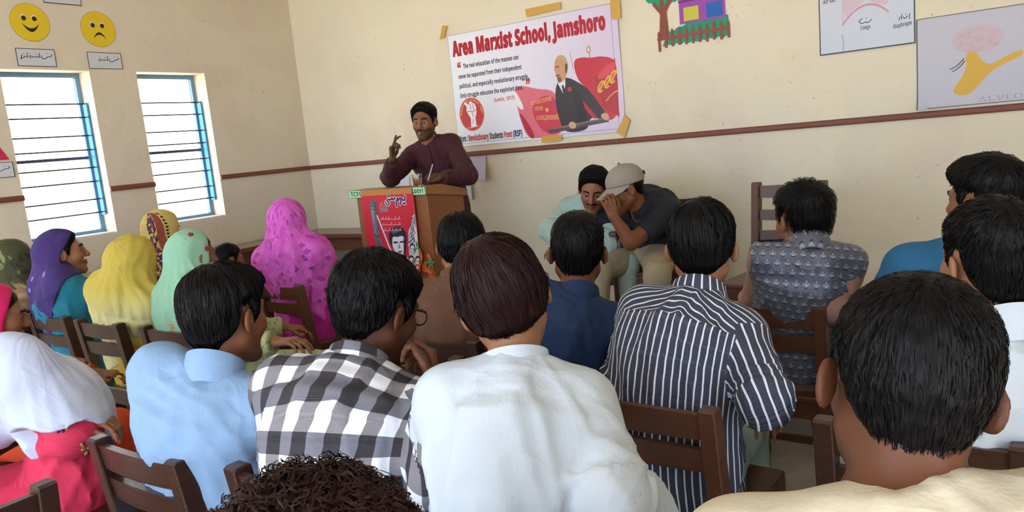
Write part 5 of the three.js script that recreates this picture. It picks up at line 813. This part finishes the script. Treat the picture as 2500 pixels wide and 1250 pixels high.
sit({ label: 'man in a beige cap and dark short sleeved shirt whispering behind his hand', pos: [-1.85, -4.12], y0: 0.2, th: -42, seat: 0.46, head: [-1.868, 1.154, -3.819], headTh: -46, pitch: 16, roll: 0, skin: SK.b, seed: 7, hh: 0.0045, hair: { top: 0.006, side: 0.005, n: 500, len: 0.02 }, trousers: C.khaki, bulk: 1.08, shoulder: 0.15, neckAt: [-1.815, 1.03, -3.90], slouch: [0, 0.03, -0.01],
  kneeAt: [[-1.64, 0.70, -3.66], [-2.03, 0.71, -3.75]], footAt: [[-1.66, 0.30, -3.62], [-2.05, 0.30, -3.70]],
  armL: { e: [-1.80, 0.875, -3.70], w: [-1.872, 1.02, -3.66], hand: { dir: [-0.25, 1, 0.05], palm: [-0.6, 0.1, -0.7], curl: [0.6, 0.65, 0.7, 0.75], thumb: 0.4 } }, armR: { w: [-1.99, 0.80, -3.97], pole: [-0.6, -0.5, -0.3] },
  shirt: { mat: C.black, grow: 0.014, cuff: 0.014, sleeve: 'short', collar: 'fold', hem: 0.12, h: 0.009, extra: (sm, q) => { for (const t of [0.93, 0.8, 0.66]) { const a = q.at(t); button(sm, add(a.p, a.Z, a.d + 0.018)); } } },
  extra: (root, q) => { // cap: crown, band and brim
    const crown = surface((x, y, z) => { let d = ell(x, y - 0.046, z + 0.012, 0.090, 0.094, 0.114) - 0.002 * noise(x * 20, y * 20, z * 20); return smax(d, 0.03 + 0.12 * z * 0 - y + 0.10 * z, 0.008); }, [-0.13, -0.03, -0.16], [0.13, 0.19, 0.14], 0.006);
    const cp = q.onHead('cap', plain(crown), C.cap); const br = [], n = 26; const bg = new THREE.BufferGeometry(), P3 = [], I3 = [];
    for (let i = 0; i <= n; i++) for (let j = 0; j <= 8; j++) for (const s of [0, 1]) { const a = mix(-1.5, 1.5, i / n), R = j / 8, ex = 0.0885 * Math.sin(a), ez = -0.012 + 0.110 * Math.cos(a), wB = Math.pow(Math.max(0, Math.cos(a * 1.03)), 0.75), out = 0.074 * R * wB; P3.push(ex * (1 + R * 0.05), 0.031 + 0.1 * ez - wB * R * (0.036 + 0.03 * (ex / 0.09) ** 2) - s * 0.004, ez + out); }
    const id = (i, j, s) => (i * 9 + j) * 2 + s; for (let i = 0; i < n; i++) for (let j = 0; j < 8; j++) for (const s of [0, 1]) { const a = id(i, j, s), b = id(i + 1, j, s), c2 = id(i, j + 1, s), d = id(i + 1, j + 1, s); if (s) I3.push(a, c2, b, b, c2, d); else I3.push(a, b, c2, b, d, c2); } for (let i = 0; i < n; i++) I3.push(id(i, 8, 0), id(i + 1, 8, 0), id(i, 8, 1), id(i + 1, 8, 0), id(i + 1, 8, 1), id(i, 8, 1));
    bg.setAttribute('position', new THREE.BufferAttribute(Float32Array.from(P3), 3)); bg.setIndex(I3); bg.computeVertexNormals(); mesh('brim', plain(bg), C.cap, cp); const bt = new THREE.SphereGeometry(0.007, 12, 8); bt.translate(0, 0.147, -0.012); mesh('button', plain(bt), C.cap, cp); mesh('back_strap', bx(0.05, 0.022, 0.008, 0, 0.052, -0.127, 0.003), M.black, cp);
  } });

// ---------- men seen from behind ----------
sit({ label: 'man in a brown tunic with bowed dark hair, in front of the podium', pos: [-1.76, -2.13], face: -24, head: [-1.818, 1.088, -2.253], headFace: -30, pitch: 18, roll: 6, skin: SK.c, seed: 11, hair: { top: 0.020, side: 0.012, n: 1800, len: 0.06, spike: 0.004, messy: 0.4 }, trousers: C.brown, shirt: { mat: C.brown, grow: 0.018, cuff: 0.016, collar: 'stand', collarH: 0.03, skirt: 0.8, name: 'tunic' } });
sit({ label: 'man in a plain dark navy shirt with short neat black hair', pos: [-1.24, -1.97], face: -26, head: [-1.194, 1.105, -2.066], headFace: -27, pitch: 6, roll: 4, skin: SK.a, seed: 12, hair: { top: 0.016, side: 0.007, n: 2000, len: 0.035, whorl: [0, 0.11, -0.07] }, shirt: { mat: C.navy, grow: 0.016, collar: 'stand', collarH: 0.03 } });
sit({ label: 'man in a black and white vertically striped shirt, hunched on his chair', pos: [-0.80, -1.83], face: -10, head: [-0.757, 1.130, -1.998], headFace: -14, pitch: 12, roll: 2, skin: SK.e, seed: 13, ear: 1.25, hair: { top: 0.022, side: 0.013, n: 2600, len: 0.06, wide: 0.0012, back: 0.004 }, trousers: C.greenTrouser, slouch: [0, 0.02, -0.07], shoulder: 0.132, armR: { e: [-0.52, 0.825, -1.72], w: [-0.575, 0.715, -1.92] }, shirt: { mat: C.stripes, grow: 0.018, cuff: 0.016, collar: 'fold', yoke: 0.80, h: 0.008, fold: 1.2 } });
sit({ label: 'man in a shiny grey patterned vest over a tan tunic', pos: [-0.72, -2.84], face: -20, neckDown: 0.115, bulk: 0.9, head: [-0.667, 1.105, -2.756], headFace: -48, pitch: 2, roll: 0, skin: SK.c, seed: 14, hair: { top: 0.024, side: 0.010, n: 1800, len: 0.04, messy: 0.6, spike: 0.008, lift: 0.006 }, trousers: C.rust, shoes: C.sandal, slouch: [0, 0, -0.03], shoulder: 0.136, armR: { e: [-0.560, 0.80, -2.70], w: [-0.52, 0.70, -2.94] }, armL: { e: [-0.865, 0.80, -2.80], w: [-0.80, 0.70, -3.0] }, shirt: { mat: C.skinTan, grow: 0.006, collar: 'stand', collarMat: C.vest, collarH: 0.04, collarR: 1.06, name: 'tunic', skirt: 0.8 }, vest: { mat: C.vest, grow: 0.026, h: 0.0075, hole: 0.108 } });
sit({ label: 'man in a plain bright blue top near the right edge, facing left', pos: [-0.14, -2.50], face: -28, neckAt: [-0.165, 1.03, -2.60], head: [-0.117, 1.165, -2.645], headFace: -58, pitch: 0, roll: 0, skin: SK.c, seed: 15, hair: { top: 0.028, side: 0.012, front: 0.010, n: 2000, len: 0.055, messy: 0.4 }, shoulder: 0.16, shirt: { mat: C.blue, grow: 0.018, collar: null, sleeve: 'short', upTo: 0.7 } });
sit({ label: 'man in a white shirt with short back hair at the right edge', pos: [-0.14, -1.80], face: -24, head: [-0.070, 1.135, -1.815], headFace: -36, pitch: 0, roll: 0, skin: SK.e, seed: 16, hair: { top: 0.022, side: 0.006, n: 2600, len: 0.035, messy: 0.5, nape: -0.004 }, trousers: C.paleTrouser, shirt: { mat: C.white, grow: 0.018, collar: 'stand', h: 0.008, skirt: 0.8 } });
sit({ label: 'man in a cream tunic with cropped black hair, nearest the camera', pos: [-0.03, -0.80], face: -15, neckAt: [-0.125, 1.042, -0.862], tilt: -13, armL: { lift: 0.04, w: [-0.30, 0.66, -1.10] }, head: [-0.120, 1.149, -0.942], headFace: -24, pitch: 16, roll: 11, skin: 0x5f3824, seed: 17, ear: 1.4, hh: 0.0042, hairH: 0.0045, neckR: 0.056, hair: { top: 0.016, side: 0.008, n: 5200, len: 0.022, wide: 0.0007, messy: 0.5, fade: 0.05, lift: 0.003, nape: -0.012, back: 0.004 }, trousers: C.cream, shoulder: 0.18, shirt: { mat: C.cream, grow: 0.014, collar: null, h: 0.008, fold: 0.6 }, facePart: true });
sit({ label: 'young man in a plain white shirt with long brown hair, head tilted', pos: [-0.84, -1.12], face: -30, neckBack: 0.035, bulk: 0.86, shoulder: 0.122, head: [-0.892, 1.154, -1.229], headFace: -34, pitch: 14, roll: -14, skin: SK.e, seed: 18, hh: 0.005, hairH: 0.0045, hairColor: 0x240f0e, hair: { top: 0.022, side: 0.016, bowl: 0.021, back: 0.004, n: 5200, len: 0.075, wide: 0.0011, messy: 0.14, nape: 0.004, fade: 0.018, lift: 0.003 }, trousers: C.white, slouch: [0, 0.03, -0.09], tilt: -3, armR: { e: [-0.60, 0.85, -1.10], w: [-0.62, 0.72, -1.30] }, armL: { e: [-1.11, 0.80, -1.18], w: [-1.02, 0.70, -1.36] }, shirt: { mat: C.white, grow: 0.022, cuff: 0.022, collar: 'stand', collarH: 0.036, h: 0.0075, fold: 1.1, skirt: 0.7, extra: (sm, q) => { const d = nrm(sub(q.wr[1], q.el[1])), a = lerp3(q.el[1], q.wr[1], 0.30), g = new THREE.CylinderGeometry(0.066, 0.066, 0.085, 28, 1, true); g.applyQuaternion(new THREE.Quaternion().setFromUnitVectors(V(0, 1, 0), V(...d))); g.translate(...a); const gp = g.attributes.position; for (let i = 0; i < gp.count; i++) { const n = 0.004 * noise(gp.getX(i) * 40, gp.getY(i) * 40, gp.getZ(i) * 40); gp.setX(i, gp.getX(i) + n); gp.setZ(i, gp.getZ(i) + n); } g.computeVertexNormals(); mesh('rolled_cuff', plain(g), C.white, sm); } } });
sit({ label: 'man in a black and white checked shirt and glasses, chin on hand', pos: [-1.26, -1.10], face: -14, shoulder: 0.156, bulk: 1.02, head: [-1.291, 1.105, -1.258], headFace: 4, pitch: 20, roll: 4, skin: SK.d, seed: 19, hh: 0.0045, hairH: 0.005, hair: { top: 0.026, side: 0.014, back: 0.006, n: 4200, len: 0.035, wide: 0.0012, messy: 0.7, lift: 0.006 }, trousers: C.jeans, slouch: [0, 0.03, -0.09], tilt: -20,
  armR: { e: [-0.975, 0.82, -1.08], w: [-1.085, 0.945, -1.205], hand: { dir: [-0.45, 0.75, -0.5], palm: [-0.5, -0.1, 0.6], curl: [0.7, 0.75, 0.8, 0.85], thumb: 0.6 } }, shirt: { mat: C.checks, grow: 0.018, cuff: 0.016, collar: 'fold', h: 0.0075, fold: 1.0 },
  extra: (root, q) => { const g = []; for (const s of [-1, 1]) { g.push(tube([[s * 0.083, 0.018, -0.012], [s * 0.078, 0.022, 0.04], [s * 0.066, 0.020, 0.094]], 0.0028, 16, 6)); const o = Array.from({ length: 16 }, (_, i) => { const a = i / 16 * 6.283; return [s * 0.036 + Math.cos(a) * 0.027, 0.004 + Math.sin(a) * (0.019 + 0.002 * Math.cos(a)), 0.109 - 0.004 * Math.abs(Math.cos(a))]; }); g.push(tube(o, 0.0022, 40, 6, true)); g.push(tube([[s * 0.083, 0.018, -0.012], [s * 0.086, 0.008, -0.026], [s * 0.085, -0.012, -0.032]], 0.0026, 8, 6)); } g.push(tube([[-0.010, 0.010, 0.111], [0, 0.013, 0.113], [0.010, 0.010, 0.111]], 0.002, 8, 6)); const gl = q.onHead('glasses', merge(g), M.black); for (const s of [-1, 1]) { const l = new THREE.CircleGeometry(0.0255, 28); l.scale(1, 0.72, 1); l.translate(s * 0.036, 0.004, 0.1085); mesh('lens', plain(l), new THREE.MeshPhysicalMaterial({ color: 0xffffff, transmission: 1, thickness: 0, roughness: 0.02 }), gl); } } });
sit({ label: 'man in a plain light blue shirt with side combed black hair', pos: [-1.74, -1.10], face: -22, head: [-1.677, 1.105, -1.110], headFace: -8, pitch: 6, roll: 0, skin: SK.b, seed: 20, hh: 0.0045, hairH: 0.005, hair: { top: 0.024, side: 0.014, front: 0.010, n: 4200, len: 0.06, wide: 0.0012, messy: 0.2, whorl: [0.02, 0.13, -0.03] }, trousers: C.lightBlue, slouch: [0, 0.02, -0.05], bulk: 1.04, shoulder: 0.15, shirt: { mat: C.lightBlue, grow: 0.018, cuff: 0.016, collar: 'stand', collarH: 0.045, collarR: 1.06, h: 0.0075, skirt: 0.7, fold: 0.6 } });
sit({ label: 'person with curly dark brown hair at the bottom edge of the picture', pos: [-0.55, -0.36], face: -35, seat: 0.45, headSize: 1.07, head: [-0.588, 1.006, -0.439], headFace: -33, pitch: 14, skin: SK.c, seed: 21, hairH: 0.0045, hairColor: 0x2c1613, hair: { top: 0.031, side: 0.030, n: 5200, len: 0.05, wide: 0.0013, messy: 1.2, curl: 0.9, lift: 0.014, rough: 0.010, seg: 8 }, slouch: [0, 0, -0.04], shirt: { mat: C.rust, grow: 0.014, collar: 'fold' } });

// ---------- women and children on the left ----------
const her = (o) => person({ trousers: C.paleTrouser, shoes: C.sandal, seat: 0.485, shoulder: 0.132, bulk: 0.95, hair: { top: 0.006, side: 0.005, n: 260, len: 0.03 }, skin: SK.c, bh: 0.019, ...o });
her({ label: 'woman seen from behind in a bright pink printed head scarf', pos: [-3.41, -2.80], face: -26, head: [-3.42, 1.140, -2.740], headFace: -24, pitch: 4, seed: 31, shirt: { mat: C.magenta, grow: 0.02, cuff: 0.02, skirt: 0.9, name: 'tunic' }, trousers: C.magenta, scarf: { mat: C.pinkPrint, hood: 0.024, front: 0.045, lean: -0.1, low: (x, z, an) => 0.62 + 0.10 * Math.cos(an * 2 + 1.2), grow: 0.03, arm: 0.8, fold: 1.9, tail: 0.085 } });
her({ label: 'woman in a mint green scarf with small red flowers', pos: [-3.08, -1.92], face: 18, head: [-3.117, 1.090, -1.946], headFace: 4, pitch: 4, seed: 32, hh: 0.005, shirt: { mat: C.limeLace, grow: 0.016, cuff: 0.02, skirt: 0.95, name: 'tunic' }, trousers: C.limeLace, armR: { w: [-2.56, 0.755, -1.90], e: [-2.74, 0.73, -1.83], hand: { dir: [1, 0.05, -0.3], palm: [0, -1, 0], curl: [0.3, 0.35, 0.4, 0.45], thumb: 0.4 } }, kneeAt: [[-2.66, 0.55, -2.2], [-2.60, 0.56, -1.98]], footAt: [[-2.62, 0.09, -2.22], [-2.56, 0.09, -2.0]], scarf: { mat: C.mintScarf, front: 0.028, lean: -0.22, low: (x, z, an) => 0.60 - 0.08 * Math.cos(an), grow: 0.024, arm: 0.7, fold: 1.8, extra: (sm, q) => { for (const p of [[-0.088, 0.045, 0.02], [-0.075, -0.075, -0.045], [-0.05, 0.10, -0.03]]) { let w = q.fromHead(p); const out = nrm(sub(w, q.HC3)); while (q.f(...w) < 0.001) w = add(w, out, 0.002); const g = [], [t1, t2] = [nrm(crs(out, [0, 1, 0])), nrm(crs(out, crs(out, [0, 1, 0])))]; for (let k = 0; k < 5; k++) { const b = new THREE.SphereGeometry(0.006, 8, 6); b.translate(...add(add(w, t1, Math.cos(k * 1.257) * 0.007), t2, Math.sin(k * 1.257) * 0.007)); g.push(b); } mesh('red_flower', merge(g), std(0xa01830, 0.6), sm); } } } });
her({ label: 'woman in a yellow and purple scarf with a rust red border, by the window', pos: [-4.60, -2.72], face: 6, head: [-4.563, 1.115, -2.670], headFace: 2, pitch: 6, seed: 33, shirt: { mat: C.plumPrint, grow: 0.016, skirt: 0.8, name: 'tunic' }, scarf: { mat: C.patternScarf, hood: 0.026, front: 0.062, lean: -0.12, low: 0.66, grow: 0.022, arm: 0.5 } });
her({ label: 'woman wrapped in a mustard yellow scarf painted paler on the lit shoulders, face hidden', pos: [-3.64, -1.94], face: -8, head: [-3.582, 1.060, -1.925], headFace: 0, pitch: 8, seed: 34, shirt: { mat: C.yellowKameez, grow: 0.022, cuff: 0.02, skirt: 0.9, name: 'tunic' }, trousers: C.yellowKameez, scarf: { mat: C.yellowScarf, hood: 0.026, front: 0.066, lean: -0.06, low: (x, z, an) => 0.64 - 0.1 * Math.sin(an), grow: 0.034, arm: 0.75, fold: 2.2, tail: 0.08 } });
her({ label: 'woman in a teal tunic with a purple scarf, face in profile', pos: [-4.18, -1.93], face: 14, head: [-4.239, 1.111, -1.905], headFace: 22, pitch: -4, seed: 35, hh: 0.0045, skin: SK.e, hair: { top: 0.013, side: 0.010, n: 900, len: 0.06, messy: 0.15 }, shirt: { mat: C.teal, grow: 0.020, cuff: 0.02, skirt: 0.9, name: 'tunic', fold: 1.1 }, trousers: C.teal, bulk: 1.08, shoulder: 0.148, scarf: { mat: C.purpleScarf, hood: 0.018, front: -0.018, lean: -0.85, low: (x, z, an) => 0.58 + 0.42 * sstep(0.6, 1.7, Math.abs(an)), grow: 0.022, arm: 0.35, tail: 0.085, fold: 1.1 } });
her({ label: 'woman with an olive patterned scarf and a brown shawl at the left edge', pos: [-4.66, -1.90], face: 0, head: [-4.624, 1.065, -1.815], headFace: -8, pitch: 10, seed: 36, shirt: { mat: C.darkPlum, grow: 0.016, skirt: 0.8, name: 'tunic' }, scarf: { mat: C.oliveScarf, hood: 0.022, front: 0.05, lean: -0.1, low: 0.93, grow: 0.012, arm: 0.1 }, extra: (root, q) => { const g0 = surface((x, y, z) => { let d = 1e9; for (const k of [0, 1]) d = smin(d, cap(x, y, z, q.sh[k], lerp3(q.sh[k], q.el[k], 0.7), 0.085, 0.08), 0.06); d = smin(d, cap(x, y, z, add(q.N, [0, 0.0, -0.02]), add(q.N, [0, -0.22, -0.05]), 0.105, 0.15), 0.08); return smax(d - 0.012 * noise(x * 9, y * 14, z * 9) - 0.008 * noise(x * 22, y * 30, z * 22), 0.66 + 0.03 * noise(x * 6, z * 6) - y, 0.004); }, [-0.4, 0.55, -0.4], [0.4, 1.2, 0.4], 0.011); mesh('shawl', regionUV(g0, (x, y, z) => ({ r: 0, u: x + z * 0.5, v: y })), C.shawl, root); } });
her({ label: 'small child with short black hair beside the wall desk', category: 'child', pos: [-4.08, -2.76], face: 10, size: 0.74, headSize: 1.18, head: [-4.09, 0.905, -2.785], headFace: 14, pitch: 4, seed: 37, hair: { top: 0.014, side: 0.008, n: 900, len: 0.03 }, shirt: { mat: C.white, grow: 0.014, collar: 'fold' }, trousers: C.greyTrouser, shoes: C.leather });
her({ label: 'girl with a hot pink head scarf and orange tunic at the left edge', pos: [-3.33, -1.10], face: 24, head: [-3.282, 0.995, -1.19], headFace: 20, pitch: 12, size: 0.92, headSize: 1.05, seed: 38, shirt: { mat: C.orange, grow: 0.018, cuff: 0.018, skirt: 0.95, name: 'tunic' }, trousers: C.orange, armR: { w: [-2.935, 0.82, -1.215], pole: [0.3, -1, 0.2], hand: { dir: [1, 0.1, -0.35], palm: [0, -0.6, -0.8], curl: [0.75, 0.8, 0.85, 0.9], thumb: 0.8 } }, kneeAt: [[-2.86, 0.55, -1.36], [-2.84, 0.55, -1.18]], footAt: [[-2.80, 0.09, -1.38], [-2.78, 0.09, -1.2]], scarf: { mat: C.hotPink, hood: 0.018, front: 0.03, low: 0.74, grow: 0.02, arm: 0.4 } });
her({ label: 'girl in a white scarf and coral tunic turned sideways at the left edge', category: 'child', pos: [-2.52, -1.02], face: -150, size: 0.82, headSize: 1.0, head: [-2.44, 0.955, -0.89], headFace: -140, pitch: 12, seed: 39, shirt: { mat: C.coral, grow: 0.022, cuff: 0.018, skirt: 1.0, name: 'tunic', fold: 1.3, extra: (sm, q) => { const g = [[], []], r = rng(77), dir = nrm(q.dirTo([-0.75, -0.1, -0.65])); for (const [a, b] of [[[-2.155, 0.883, -0.848], [-2.159, 0.79, -0.828]], [[-2.108, 0.755, -0.856], [-2.112, 0.68, -0.84]]]) for (let k = 0; k < 46; k++) { let w = q.loc(lerp3(a, b, r())); w = add(w, [(r() - 0.5) * 0.025, 0, (r() - 0.5) * 0.025]); for (let n = 0; n < 200 && q.f(...w) > 0; n++) w = add(w, dir, 0.003); const s = new THREE.SphereGeometry(0.0055, 6, 5); s.translate(...w); g[k % 2].push(s); } const o = mesh('embroidery', merge(g[0]), std(0xb58a3a, 0.4), sm), p = mesh('embroidery', merge(g[1]), std(0x4a2a6a, 0.5), sm); o.userData.kind = p.userData.kind = 'stuff'; } }, trousers: C.coral, armL: { e: [-2.33, 0.74, -0.98], w: [-2.33, 0.775, -1.03], hand: { dir: [0.85, -0.12, -0.4], palm: [0, -1, 0], curl: [0.35, 0.45, 0.5, 0.55], thumb: 0.4 } }, slouch: [0, 0.03, -0.03], shoulder: 0.15,
  scarf: { mat: C.whiteScarf, hood: 0.022, front: 0.045, low: (x, z, an) => mix(0.68, 0.80, sstep(-0.2, 1.0, an)), grow: 0.045, arm: 0.95, reach: true, fold: 0.9, open: 0.5, join: 0.08, h: 0.009 } });
// ---------- small things that people hold ----------
{
  const t = thing('ballpoint_pen', 'white pen held upright in the speaker\'s left hand', 'pen', [-3.185, 1.300, -3.700]); t.rotation.set(-0.25, 0, -0.3);
  mesh('barrel', plain(new THREE.CylinderGeometry(0.0042, 0.0042, 0.11, 12).translate(0, 0.03, 0)), C.white, t); mesh('tip', plain(new THREE.ConeGeometry(0.004, 0.016, 12).rotateX(Math.PI).translate(0, -0.033, 0)), M.bar, t);
  const p = thing('clutch_purse', 'small beige clutch purse with sparkling beads on its side', 'purse', [-2.735, 0.755, -1.215], 0.9); p.rotation.z = -0.35; p.scale.setScalar(0.62);
  mesh('case', bx(0.15, 0.10, 0.022, 0, 0, 0, 0.009), std(0xa98468, 0.5), p); const bd = []; for (let i = 0; i < 40; i++) { const r = rng(i + 5), s = new THREE.SphereGeometry(0.0035, 6, 5); s.translate((r() - 0.5) * 0.12, (r() - 0.5) * 0.07, 0.0115); bd.push(s); } const b = mesh('beads', merge(bd), std(0xc9c4bc, 0.2, { metalness: 0.8 }), p); b.userData.kind = 'stuff';
}

renderer.render(scene, camera);
